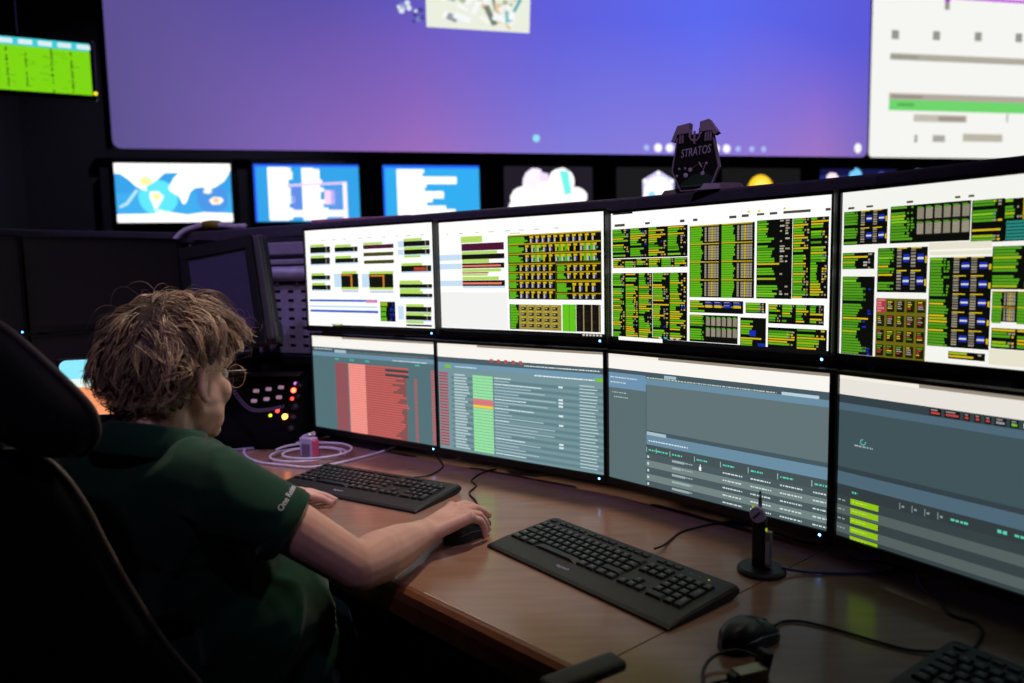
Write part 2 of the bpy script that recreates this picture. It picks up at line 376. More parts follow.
t2 += [([(0.13, 0.02), (0.32, 0.02), (0.32, 0.95), (0.13, 0.95)], W_, 2), ([(0.45, 0.02), (0.62, 0.02), (0.62, 0.92), (0.45, 0.92)], W_, 2), ([(0.3, 0.61), (0.86, 0.66), (0.86, 0.7), (0.3, 0.65)], (226, 190, 240), 4), ([(0.84, 0.0), (0.88, 0.0), (0.88, 0.7), (0.84, 0.7)], (250, 230, 250), 4), ([(0.66, 0.3), (0.76, 0.3), (0.76, 0.55), (0.66, 0.55)], (240, 200, 236), 3), ([(0.3, 0.08), (0.85, 0.08), (0.85, 0.2), (0.3, 0.2)], (255, 240, 250), 3), ([(0.34, 0.22), (0.44, 0.22), (0.44, 0.6), (0.34, 0.6)], (90, 130, 214), 3), ([(0.72, 0.22), (0.82, 0.22), (0.82, 0.6), (0.72, 0.6)], (90, 140, 216), 3), (circ(0.9, 0.03, 0.02, 10), (255, 190, 70), 5)]
tv(1, 'small blue wall display with two columns of white blocks', t2, w=0.895)
t3 = [(46, 158, 220), ([(0, 0.95), (1, 0.95), (1, 1), (0, 1)], (36, 100, 240), 1), ([(0, 0), (0.02, 0), (0.02, 1), (0, 1)], (36, 100, 240), 1)]
for i, ln in enumerate((0.28, 0.26, 0.62, 0.62, 0.3, 0.28, 0.48, 0.48, 0.36, 0.3, 0.5, 0.6, 0.66, 0.66)):
    z = 0.9 - i*0.066; t3.append(([(0.14, z-0.035), (0.14+ln, z-0.035), (0.14+ln, z+0.03), (0.14, z+0.03)], W_, 2))
tv(2, 'small blue wall display with white lines of text', t3, w=0.875)
t4 = [(30, 26, 36)] + [(blob(0.5+x, z, rx, rz, 18, 3+i, 0.06), c_, 2+i) for i, (x, z, rx, rz, c_) in enumerate([(0.0, 0.2, 0.46, 0.34, W_), (-0.16, 0.66, 0.13, 0.32, (236, 226, 246)), (0.14, 0.7, 0.15, 0.28, W_), (-0.28, 0.42, 0.15, 0.2, W_), (0.3, 0.42, 0.14, 0.2, W_), (0.0, 0.5, 0.16, 0.22, W_)])]
t4.append(([(0.62, 0.92), (0.72, 0.92), (0.76, 0.5), (0.68, 0.46)], (110, 226, 214), 12)); t4.append(([(0.4, 0.9), (0.5, 0.86), (0.5, 0.7), (0.4, 0.72)], (226, 210, 240), 12))
tv(3, 'small dark wall display with a white cloud-like logo', t4, w=0.86)
hx = [(0.5+0.215*math.sin(k*PI/3), 0.58+0.36*math.cos(k*PI/3)) for k in range(6)]
t5 = [(24, 23, 26), (hx[::-1], (206, 200, 246), 1), (circ(0.5, 0.5, 0.17, 24, 0.32), W_, 2), (circ(0.42, 0.45, 0.05, 12, 0.1), (150, 206, 230), 3)] + [(circ(0.5+0.19*math.sin(k*PI/3), 0.58+0.31*math.cos(k*PI/3), 0.022, 10, 0.04), W_, 3) for k in range(6)]
tv(4, 'small dark wall display with a white hexagon emblem', t5, w=0.86)
t6 = [(22, 21, 22), (circ(0.49, 0.56, 0.165, 26, 0.31), (240, 196, 40), 1), (circ(0.5, 0.62, 0.1, 20, 0.17), (250, 222, 90), 2)]
tv(5, 'small dark wall display with a yellow disc', t6, w=0.86)
t7 = [(30, 44, 120), ([(0, 0.86), (1, 0.86), (1, 1), (0, 1)], (20, 20, 60), 1)] + [(blob(x, z, 0.08, 0.15, 12, i), c_, 2) for i, (x, z, c_) in enumerate([(0.16, 0.78, (246, 220, 226)), (0.46, 0.86, (110, 190, 236)), (0.62, 0.6, (60, 80, 170)), (0.32, 0.6, (50, 70, 150)), (0.8, 0.8, (60, 60, 140))])]
tv(6, 'small dark blue wall display with pale round shapes', t7, w=0.89)
t8 = [(130, 220, 232), ([(0, 0), (1, 0), (1, 0.5), (0, 0.5)], (90, 170, 220), 1), ([(0.1, 0.3), (0.8, 0.3), (0.8, 0.7), (0.1, 0.7)], (190, 236, 240), 2)]
tv(7, 'small pale cyan wall display, rightmost above the monitors', t8, w=0.86)

# --- green table display hanging at the left
ga = Vector((-2.87, 4.40, 2.39)); gd = Vector((0.43, 0.2, 0)); gyaw = math.atan2(gd.y, gd.x)
gr = thing('hanging_display', 'hanging display with a bright green table under a cyan header', 'display', (-2.765, 4.45, 2.372), gyaw)
gw, gh = 0.78, 0.300
bm = NB(); add_box(bm, (-0.085, 0.02, gh/2), (gw+0.05, 0.04, gh+0.05), 0.01); obj('housing', bm, bezel_mat, gr)
bm = NB(); add_box(bm, (-0.085, 0.05, (CEIL-2.39)/2+0.1), (0.05, 0.03, CEIL-2.39-0.2)); obj('ceiling_pole', bm, black_metal, gr)
gl = [(0, 0, 1, 1, (126, 214, 20), 0), (0, 0, 1, 0.15, (60, 200, 214), 1)]
q = random.Random(2)
x = 0.04
while x < 0.96: gl.append((x, 0.03, x+0.09, 0.12, (214, 236, 236), 2)); x += 0.125
for i in range(26): gl.append((0, 0.16+i*0.033, 1, 0.166+i*0.033, (112, 190, 18), 1))
for u in (0.24, 0.46, 0.58, 0.745, 0.875):
    for i in range(28):
        if q.random() < 0.7: gl.append((u-q.uniform(0.002, 0.009), 0.16+i*0.03, u+q.uniform(0.002, 0.008), 0.185+i*0.03, (40, 70, 20), 2))
for z in (0.24, 0.3, 0.5, 0.74, 0.8): gl.append((0.32, z, 0.345, z+0.1, (20, 40, 14), 3))
for i in range(60): u = q.uniform(0.02, 0.9); z = q.uniform(0.17, 0.95); gl.append((u, z, u+q.uniform(0.01, 0.05), z+0.012, (96, 170, 16), 2))
s_ = rects_mesh('screen', gl, gw, gh, DISP_UP, gr); s_.location = (-0.085, -0.002, gh/2)
bm = NB(); add_ell(bm, (gw/2-0.085+0.016, -0.006, 0.012), (0.012, 0.006, 0.012), seg=10); obj('status_led', bm, mat('led_yellow', (200, 190, 30), 0.3, emis=(226, 206, 30), estr=1.5), gr)

# rings for the unseen ceiling spots; all but the first are added for fill
for (x, y, tx, ty, tz, pw_, cl, sz), lb in zip(LAMPS, ('recessed warm ceiling downlight above the operator', 'added violet fill spot aimed at the rack bay', 'added pale violet fill spot behind the camera', 'recessed warm ceiling downlight aimed at the operator\'s head', 'added pale fill spot washing the far left wall')):
    t = thing('unseen_spot_ring', lb, 'light', (x, y, CEIL))
    bm = NB(); add_lathe(bm, [(0.10, 0.0), (0.13, 0.0), (0.13, -0.012), (0.10, -0.02), (0.098, 0.0)], 24); obj('trim_ring', bm, black_metal, t)
CONTENT = {
'T1': [('LG', 0.043, 0.149, 0.163, 0.174), ('K', 0.041, 0.175, 0.213, 0.236), ('LB', 0.039, 0.236, 0.211, 0.25), ('TN', 0.177, 0.178, 0.184, 0.238), ('LG', 0.042, 0.263, 0.16, 0.288), ('K', 0.04, 0.289, 0.208, 0.353), ('LB', 0.039, 0.353, 0.207, 0.367), ('TN', 0.173, 0.291, 0.18, 0.355), ('LG', 0.254, 0.163, 0.385, 0.188), ('K', 0.252, 0.189, 0.439, 0.234), ('LB', 0.251, 0.234, 0.438, 0.248), ('TN', 0.405, 0.192, 0.412, 0.237), ('LG', 0.253, 0.277, 0.384, 0.302), ('K', 0.252, 0.302, 0.438, 0.346), ('LB', 0.251, 0.346, 0.437, 0.36), ('TN', 0.404, 0.305, 0.411, 0.348), ('LG', 0.791, 0.138, 0.919, 0.162), ('K', 0.79, 0.163, 0.972, 0.21), ('LB', 0.789, 0.21, 0.972, 0.223), ('TN', 0.941, 0.166, 0.947, 0.213), ('LG', 0.792, 0.219, 0.92, 0.243), ('K', 0.791, 0.243, 0.973, 0.287), ('LB', 0.79, 0.287, 0.972, 0.301), ('TN', 0.941, 0.246, 0.948, 0.29), ('LG', 0.768, 0.37, 0.917, 0.394), ('K', 0.767, 0.394, 0.979, 0.449), ('LB', 0.766, 0.448, 0.978, 0.462), ('TN', 0.947, 0.397, 0.953, 0.451), ('LG', 0.042, 0.447, 0.156, 0.472), ('K', 0.041, 0.472, 0.203, 0.514), ('LB', 0.039, 0.514, 0.202, 0.528), ('TN', 0.167, 0.474, 0.175, 0.515), ('LG', 0.044, 0.549, 0.157, 0.574), ('K', 0.042, 0.574, 0.203, 0.621), ('LB', 0.041, 0.621, 0.202, 0.636), ('TN', 0.168, 0.575, 0.175, 0.622), ('LG', 0.75, 0.546, 0.913, 0.569), ('K', 0.749, 0.57, 0.981, 0.604), ('LB', 0.748, 0.604, 0.98, 0.617), ('TN', 0.949, 0.572, 0.955, 0.605), ('LG', 0.751, 0.636, 0.913, 0.66), ('K', 0.75, 0.66, 0.981, 0.692), ('LB', 0.749, 0.692, 0.98, 0.706), ('TN', 0.949, 0.661, 0.955, 0.693), ('LG', 0.792, 0.76, 0.918, 0.784), ('K', 0.791, 0.784, 0.971, 0.832), ('LB', 0.79, 0.831, 0.97, 0.845), ('TN', 0.939, 0.784, 0.945, 0.831), ('LG', 0.789, 0.845, 0.916, 0.869), ('K', 0.788, 0.869, 0.969, 0.91), ('LB', 0.787, 0.91, 0.968, 0.924), ('TN', 0.937, 0.869, 0.943, 0.909), ('LG', 0.485, 0.156, 0.63, 0.178), ('MR', 0.484, 0.18, 0.715, 0.218), ('OL', 0.485, 0.255, 0.712, 0.29), ('OL', 0.486, 0.331, 0.714, 0.365), ('LB', 0.237, 0.458, 0.296, 0.595), ('K', 0.296, 0.461, 0.435, 0.596), ('LG', 0.3, 0.434, 0.424, 0.461), ('OR', 0.373, 0.47, 0.387, 0.596), ('OR', 0.299, 0.465, 0.382, 0.48), ('LB', 0.463, 0.464, 0.52, 0.598), ('K', 0.521, 0.467, 0.704, 0.6), ('LG', 0.524, 0.441, 0.707, 0.467), ('OR', 0.532, 0.475, 0.64, 0.492), ('OR', 0.625, 0.485, 0.638, 0.6), ('LG', 0.294, 0.596, 0.433, 0.619), ('LG', 0.521, 0.6, 0.702, 0.622), ('LV', 0.3, 0.624, 0.432, 0.646), ('LV', 0.524, 0.631, 0.704, 0.652), ('RD', 0.858, 0.409, 0.941, 0.442), ('LB', 0.748, 0.158, 0.79, 0.217), ('LB', 0.746, 0.239, 0.787, 0.289), ('LB', 0.734, 0.779, 0.774, 0.911), ('BL', 0.016, 0.723, 0.578, 0.744), ('PK', 0.49, 0.728, 0.578, 0.752), ('LB', 0.013, 0.786, 0.576, 0.805), ('BL', 0.019, 0.831, 0.581, 0.855), ('TERM1', 0.599, 0.739, 0.712, 0.933), ('LG', 0.754, 0.535, 0.899, 0.563), ('LG', 0.752, 0.603, 0.897, 0.651), ('LG', 0.792, 0.835, 0.967, 0.862), ('LG', 0.79, 0.914, 0.914, 0.944), ('K', 0.789, 0.954, 0.971, 0.971), ('K', 0.208, 0.985, 1, 1), ('LG', 0.792, 0.213, 0.971, 0.237), ('LG', 0.79, 0.293, 0.906, 0.316)],
'T2': [('LG', 0.16, 0.139, 0.3, 0.195), ('MR', 0.164, 0.204, 0.436, 0.268), ('LG', 0.165, 0.273, 0.394, 0.299), ('K', 0.164, 0.3, 0.438, 0.345), ('LG', 0.166, 0.346, 0.341, 0.379), ('SL', 0.165, 0.381, 0.436, 0.426), ('LG', 0.166, 0.432, 0.416, 0.458), ('RD', 0.165, 0.461, 0.338, 0.472), ('LG', 0.166, 0.475, 0.331, 0.494), ('LG', 0.165, 0.502, 0.401, 0.532), ('SL', 0.164, 0.535, 0.438, 0.586), ('LB', 0.002, 0.298, 0.161, 0.35), ('LB', 0.002, 0.38, 0.162, 0.43), ('LB', 0.006, 0.536, 0.163, 0.586), ('LB', 0.167, 0.587, 0.437, 0.606), ('GR', 0.003, 0.641, 0.451, 0.968), ('KB', 0.46, 0.149, 0.982, 0.701), ('YEL', 0.461, 0.149, 0.982, 0.23), ('YEL2', 0.46, 0.224, 0.98, 0.39), ('YEL', 0.46, 0.394, 0.735, 0.609), ('YEL', 0.741, 0.404, 0.977, 0.533), ('YEL3', 0.739, 0.542, 0.977, 0.644), ('YEL', 0.461, 0.615, 0.731, 0.701), ('YEL3', 0.737, 0.646, 0.98, 0.697), ('OLG', 0.463, 0.746, 0.765, 0.963), ('GRN', 0.771, 0.74, 0.845, 0.965), ('BLK', 0.847, 0.739, 0.976, 0.962), ('LG', 0.475, 0.13, 0.536, 0.137)],
'T3': [('TG4', 0.007, 0.125, 0.404, 0.353), ('TG6', 0.01, 0.359, 0.404, 0.429), ('TG3', 0.006, 0.47, 0.226, 0.994), ('TG2', 0.228, 0.47, 0.403, 0.974), ('COL', 0.414, 0.136, 0.704, 0.65), ('TGB', 0.713, 0.13, 0.854, 0.651), ('TG2', 0.856, 0.132, 0.988, 0.645), ('BLU', 0.416, 0.672, 0.659, 0.76), ('TG2', 0.669, 0.68, 0.753, 0.752), ('TG4', 0.764, 0.687, 0.977, 0.815), ('GRID', 0.415, 0.776, 0.636, 0.972), ('BLU2', 0.647, 0.783, 0.755, 0.987), ('TG2', 0.763, 0.842, 0.989, 0.993), ('K', 0.01, 0, 0.121, 0.011), ('TT', 0.02, 0.085, 0.078, 0.105), ('TT', 0.189, 0.086, 0.214, 0.102), ('TT', 0.367, 0.086, 0.389, 0.105), ('TT', 0.43, 0.086, 0.451, 0.104), ('TT', 0.595, 0.085, 0.626, 0.103), ('TT', 0.649, 0.082, 0.678, 0.1), ('TT', 0.712, 0.082, 0.742, 0.096), ('TT', 0.764, 0.081, 0.794, 0.097), ('TT', 0.818, 0.08, 0.921, 0.097), ('TT', 0.975, 0.081, 0.993, 0.097), ('YD', 0.672, 0.06, 0.683, 0.074), ('YD', 0.716, 0.061, 0.727, 0.075), ('YD', 0.818, 0.056, 0.827, 0.07), ('K', 0.203, 0.963, 0.305, 1)],
'T4': [('TB2', 0.007, 0.119, 0.165, 0.323), ('GRID', 0.175, 0.11, 0.426, 0.324), ('TG2', 0.429, 0.114, 0.519, 0.337), ('TC', 0.519, 0.119, 0.62, 0.336), ('TGB', 0.005, 0.371, 0.123, 0.471), ('TB2', 0.135, 0.349, 0.301, 0.61), ('TGW', 0.007, 0.517, 0.126, 0.999), ('OLB', 0.134, 0.646, 0.303, 1), ('TB3', 0.309, 0.412, 0.492, 0.909), ('TGB', 0.492, 0.361, 0.625, 0.585), ('COL', 0.496, 0.594, 0.63, 0.755), ('TG2', 0.498, 0.789, 0.634, 0.898), ('TG6', 0.376, 0.931, 0.483, 0.972), ('BEI', 0.309, 0.379, 0.49, 0.399), ('BEI', 0.494, 0.902, 0.636, 0.985), ('TT', 0.022, 0.092, 0.045, 0.105), ('TT', 0.089, 0.091, 0.113, 0.103), ('TT', 0.228, 0.085, 0.249, 0.097), ('TT', 0.379, 0.082, 0.394, 0.094), ('TT', 0.418, 0.082, 0.434, 0.094), ('BEI', 0.304, 0.33, 0.489, 0.367)],
}
# ------------------------------------------------------------------ what the monitors show
SOLID = {'KB': (70, 60, 10), 'LG': (176, 214, 92), 'K': (16, 20, 10), 'LB': (196, 220, 240), 'TN': (150, 140, 110), 'MR': (74, 22, 50), 'OL': (70, 70, 20), 'OR': (196, 120, 40),
         'LV': (200, 200, 236), 'RD': (170, 60, 40), 'BL': (60, 100, 200), 'PK': (226, 130, 170), 'GR': (238, 238, 236), 'W': (252, 251, 248), 'TT': (70, 72, 60),
         'YD': (220, 216, 60), 'BEI': (226, 222, 200), 'TT2': (190, 206, 210), 'GT': (70, 200, 160), 'GB': (130, 200, 40), 'YGB': (150, 200, 20)}
GRN, YEL, GRY, BLK, BLU, CYA = (92, 174, 26), (206, 178, 28), (150, 142, 124), (10, 12, 8), (24, 44, 170), (90, 196, 190)
def term(o, r, x0, y0, x1, y1, ncol, rh=0.0155, yel=0.10, tok=(GRY,), gfrac=(0.3, 0.6), blue=0.0, ly=2, grid=False, gap=0.14):
    """blocks of console text: ragged green lines at the left of each column, small tokens at its right"""
    o.append((x0, y0, x1, y1, BLK, ly-1)); cw = (x1-x0)/ncol
    for c in range(ncol):
        cx = x0+c*cw; y = y0+0.003; glen = r.uniform(*gfrac)
        while y + rh*0.8 < y1:
            if r.random() < 0.2: glen = r.uniform(*gfrac)
            if r.random() < yel: o.append((cx+0.002, y+rh*0.1, cx+cw*r.uniform(0.55, 0.98), y+rh*0.75, YEL, ly))
            elif r.random() < gap: pass
            else:
                o.append((cx+0.002, y, cx+cw*max(0.1, min(0.97, glen+r.uniform(-0.08, 0.1))), y+rh*0.80, GRN if r.random() < 0.7 else r.choice([(120, 190, 36), (70, 140, 24), (150, 176, 30)]), ly))
                xx = cx+cw*0.66
                while xx < cx+cw*0.94:
                    if r.random() < 0.6:
                        cc = BLU if r.random() < blue else r.choice(tok); w = cw*r.uniform(0.05, 0.13)
                        o.append((xx, y+rh*0.15, min(xx+w, cx+cw*0.98), y+rh*0.8, cc, ly))
                    xx += cw*0.15
            y += rh
    if grid:
        for c in range(1, ncol): o.append((x0+c*cw-0.0015, y0, x0+c*cw+0.0015, y1, YEL, ly+1))
def cells(o, r, x0, y0, x1, y1, nx, ny, bg, fg, ly=2, tops=None):
    o.append((x0, y0, x1, y1, bg, ly-1)); cw, ch = (x1-x0)/nx, (y1-y0)/ny
    for i in range(nx):
        for j in range(ny):
            a, b_ = x0+i*cw, y0+j*ch
            o.append((a+cw*0.12, b_+ch*0.14, a+cw*0.88, b_+ch*0.9, r.choice(fg), ly))
            if tops: o.append((a+cw*0.12, b_+ch*0.06, a+cw*0.7, b_+ch*0.2, tops, ly+1))
def fill(o, r, st, x0, y0, x1, y1):
    if st in SOLID: o.append((x0, y0, x1, y1, SOLID[st], {'K': 3, 'MR': 3, 'OL': 3, 'OR': 5, 'TN': 4, 'RD': 5, 'PK': 5, 'YD': 3, 'KB': 0.5}.get(st, 2))); return
    w, h = x1-x0, y1-y0
    if st == 'SL': o.append((x0, y0, x1, y1, BLK, 2)); o.append((x0, y0+h*0.35, x1-0.02, y1-h*0.3, (226, 120, 96), 3))
    elif st == 'TERM1': term(o, r, x0, y0, x1, y1, 1, 0.05, tok=(YEL, BLU), gfrac=(0.3, 0.5), blue=0.6, ly=5)
    elif st in ('TG2', 'TG3', 'TG4', 'TG6'): term(o, r, x0, y0, x1, y1, int(st[2]) if w > 0.12 else 1, 0.0165, tok=(GRY, GRY, YEL), yel=0.20, gfrac=(0.38, 0.8), blue=0.06)
    elif st == 'TGB': term(o, r, x0, y0, x1, y1, 1 if w < 0.15 else 2, 0.0165, tok=(GRY, GRY, (170, 170, 160)), gfrac=(0.3, 0.56), yel=0.1)
    elif st == 'TGW': term(o, r, x0, y0, x1, y1, 1, 0.0165, tok=(BLK, BLK, BLU), gfrac=(0.5, 0.8), yel=0.1)
    elif st in ('TB2', 'TB3'):
        n = 2 if st == 'TB2' else 5
        o.append((x0, y0, x1, y1, BLK, 1)); term(o, r, x0, y0, x0+w*0.36, y1, 1, 0.0165, tok=(GRN,), gfrac=(0.6, 0.95), yel=0.06)
        for i in range(n):
            ya = y0+h*i/n; hh = h/n
            for xa in (0.4, 0.68):
                for k in range(6): o.append((x0+w*xa, ya+hh*(0.08+0.14*k), x0+w*(xa+0.09), ya+hh*(0.17+0.14*k), r.choice([GRY, (120, 116, 104)]), 2))
                o.append((x0+w*(xa+0.13), ya+hh*0.3, x0+w*(xa+0.25), ya+hh*0.66, BLU, 2)); o.append((x0+w*(xa+0.13), ya+hh*0.44, x0+w*(xa+0.25), ya+hh*0.54, (206, 206, 200), 3))
                o.append((x0+w*xa, ya, x0+w*(xa+0.2), ya+hh*0.06, YEL, 2))
            o.append((x0+w*0.955, ya+hh*0.4, x0+w*0.99, ya+hh*0.7, YEL, 2))
    elif st == 'TC':
        term(o, r, x0, y0, x1, y0+h*0.5, 2, 0.0165, tok=(GRY,), yel=0.1, grid=True); o.append((x0, y0+h*0.5, x1, y1, BLK, 1))
        for k in range(int(h*0.5/0.017)): o.append((x0+w*0.06, y0+h*0.52+k*0.017, x0+w*r.uniform(0.8, 0.96), y0+h*0.52+k*0.017+0.013, (40, 130, 120), 2))
    elif st in ('YEL', 'YEL2', 'YEL3'):
        o.append((x0, y0, x1, y1, BLK, 1)); n = max(1, round(h/0.075)); hh = h/n
        for i in range(n):
            ya = y0+i*hh; o.append((x0, ya, x1, ya+hh*0.14, (176, 150, 16), 2))
            gw_ = {'YEL': 0.2, 'YEL2': 0.16, 'YEL3': 0.3}[st]*w
            for k in range(4): o.append((x0+0.004, ya+hh*(0.22+0.18*k), x0+gw_*r.uniform(0.75, 1.15), ya+hh*(0.39+0.18*k), GRN, 2))
            if st == 'YEL2':
                for xa in (0.27, 0.55, 0.82):
                    for k in range(4): o.append((x0+w*xa, ya+hh*(0.2+0.18*k), x0+w*(xa+r.uniform(0.1, 0.16)), ya+hh*(0.37+0.18*k), GRN, 2))
            xx = x0+gw_*1.25
            while xx < x1-0.02:
                c_ = r.random()
                o.append((xx, ya+hh*0.2, xx+0.02, ya+hh*0.42, YEL, 3))
                o.append((xx+0.002, ya+hh*0.46, xx+0.011, ya+hh*0.9, (196, 186, 160) if c_ < 0.7 else YEL, 3)); o.append((xx+0.012, ya+hh*0.5, xx+0.02, ya+hh*0.85, (50, 60, 150) if c_ < 0.6 else BLK, 3))
                xx += 0.034
    elif st == 'OLG':
        o.append((x0, y0, x1, y1, (150, 136, 60), 1)); o.append((x0, y0, x0+w*0.19, y1, BLK, 2))
        for k in range(9): o.append((x0+0.004, y0+h*(0.02+k*0.108), x0+w*r.uniform(0.12, 0.19), y0+h*(0.11+k*0.108), GRN, 3))
        for i in range(5):
            for j in range(4):
                a, b_ = x0+w*(0.24+0.15*i), y0+h*(0.1+0.225*j); o.append((a, b_, a+w*0.09, b_+h*0.12, (34, 30, 12), 2)); o.append((a-w*0.02, b_-h*0.06, a+w*0.08, b_-h*0.03, YEL, 2)); o.append((a+w*0.01, b_+h*0.03, a+w*0.05, b_+h*0.07, (190, 180, 150), 3))
    elif st == 'GRN':
        o.append((x0, y0, x1, y1, (84, 172, 20), 2))
        for k in range(22): o.append((x0, y0+h*k/22, x0+w*r.uniform(0.8, 1), y0+h*(k+0.8)/22, (102, 196, 28), 3))
        o.append((x0+w*0.5, y0, x0+w*0.54, y1, (60, 140, 20), 4))
    elif st == 'BLK':
        o.append((x0, y0, x1, y1, (18, 16, 10), 2))
        for k in (0.33, 0.66, 0.97): o.append((x0+w*k-0.006, y0, x0+w*k, y1, (150, 136, 100), 3))
        for k in range(40): a = r.choice((0.05, 0.38, 0.7)); yy = r.uniform(0.02, 0.95); o.append((x0+w*a, y0+h*yy, x0+w*(a+r.uniform(0.05, 0.2)), y0+h*(yy+0.015), (44, 38, 20), 3))
    elif st == 'COL':
        o.append((x0, y0, x1, y1, BLK, 1)); n = 4 if h > 0.3 else 2
        for g in range(2):
            gx = x0+w*0.5*g
            for i in range(n):
                ya, hh = y0+h*i/n, h/n; k = 0
                while k*0.0165 < hh*0.86: o.append((gx+w*0.01, ya+hh*0.1+k*0.0165, gx+w*r.uniform(0.17, 0.22), ya+hh*0.1+k*0.0165+0.0145, GRN, 2)); k += 1
                for a, b_, c_ in ((0.245, 0.275, GRY), (0.3, 0.345, GRY), (0.35, 0.375, YEL), (0.38, 0.43, GRY), (0.435, 0.465, GRY)): o.append((gx+w*a, ya+hh*0.12, gx+w*b_, ya+hh*0.92, c_, 2))
                for k in range(int(hh/0.017)): o.append((gx+w*0.24, ya+k*0.017, gx+w*0.47, ya+k*0.017+0.003, BLK, 3))
                o.append((gx+w*0.01, ya, gx+w*0.47, ya+hh*0.06, YEL, 3))
    elif st == 'GRID':
        term(o, r, x0, y0, x0+w*0.34, y1, 1, 0.0165, tok=(GRN,), gfrac=(0.6, 0.9), yel=0.05); o.append((x0+w*0.34, y0, x1, y1, BLK, 1))
        cells(o, r, x0+w*0.34, y0+h*0.03, x1, y0+h*0.82, 6, 2, BLK, [(146, 140, 122), (158, 150, 132)], 2, GRN)
        for k in range(18): o.append((x0+w*0.35, y0+h*(0.08+k*0.042), x1, y0+h*(0.088+k*0.042), (50, 46, 40), 4))
    elif st == 'BLU':
        term(o, r, x0, y0, x1, y1, 1, 0.0165, tok=(BLK,), gfrac=(0.18, 0.24), yel=0.1)
        cells(o, r, x0+w*0.28, y0+h*0.1, x1-w*0.02, y0+h*0.6, 4, 2, BLK, [BLU, (30, 50, 180), YEL], 3, YEL)
    elif st == 'BLU2':
        term(o, r, x0, y0, x1, y1, 1, 0.0165, tok=(BLK,), gfrac=(0.3, 0.5), yel=0.2); o.append((x0+w*0.36, y0+h*0.42, x0+w*0.62, y0+h*0.62, BLU, 4)); o.append((x0+w*0.7, y0+h*0.84, x0+w*0.98, y0+h*0.98, BLU, 4)); o.append((x0+w*0.5, y0+h*0.06, x1, y0+h*0.36, BLK, 4))
    elif st == 'OLB':
        cells(o, r, x0, y0, x1, y1, 5, 4, (104, 98, 20), [(24, 24, 12), (30, 30, 14)], 2)
        for i in range(5):
            for j in range(4):
                a, b_ = x0+w*(i+0.2)/5, y0+h*(j+0.2)/4
                for k in range(4): o.append((a, b_+h*0.035*k, a+w*r.uniform(0.05, 0.11), b_+h*(0.035*k+0.02), r.choice([GRN, YEL, GRY, GRY, (170, 60, 50)]), 3))
        o.append((x0, y0, x0+w*0.2, y0+h*0.24, (160, 60, 66), 4))
        for k in range(5): o.append((x0+w*0.02, y0+h*(0.02+k*0.045), x0+w*r.uniform(0.1, 0.19), y0+h*(0.045+k*0.045), (214, 130, 130), 5))

def up_screen(key, seed):
    r = random.Random(seed); o = [(0, 0, 1, 1, (252, 252, 250) if key != 'T4' else (240, 240, 234), 0)]
    for it in CONTENT[key]:
        if it[3] > it[1] and it[4] > it[2]: fill(o, r, *it)
    n = {'T1': 10, 'T2': 8, 'T3': 0, 'T4': 0}[key]
    if key == 'T4': o = [(*q_[:4], (82, 152, 30), q_[5]) if q_[4] == GRN else q_ for q_ in o]
    for i in range(n):
        u = 0.04+i*0.095+r.uniform(0, 0.03); o.append((u, 0.105, u+r.uniform(0.012, 0.035), 0.113, (196, 196, 186), 2))
    if key in ('T2', 'T3'): o.append((0.0, 0.975, 1, 1, (14, 14, 16), 6)); o.append((0.04, 0.972, 0.28, 1, (250, 250, 246), 7)) if key == 'T3' else None
    if key == 'T2':
        for k in range(6): o.append((0.88+k*0.018, 0.98, 0.892+k*0.018, 0.995, (200, 196, 180), 7))
    if key == 'T1':
        for k, c_ in enumerate(((90, 180, 200), (226, 180, 60), (220, 200, 60), (90, 150, 80))): o.append((0.2+k*0.024, 0.974, 0.218+k*0.024, 0.99, c_, 7))
    if key == 'T3':
        for k in range(4): o.append((0.26+k*0.03, 0.955, 0.275+k*0.03, 0.97, r.choice([(60, 170, 160), (200, 200, 190)]), 7))
    return o
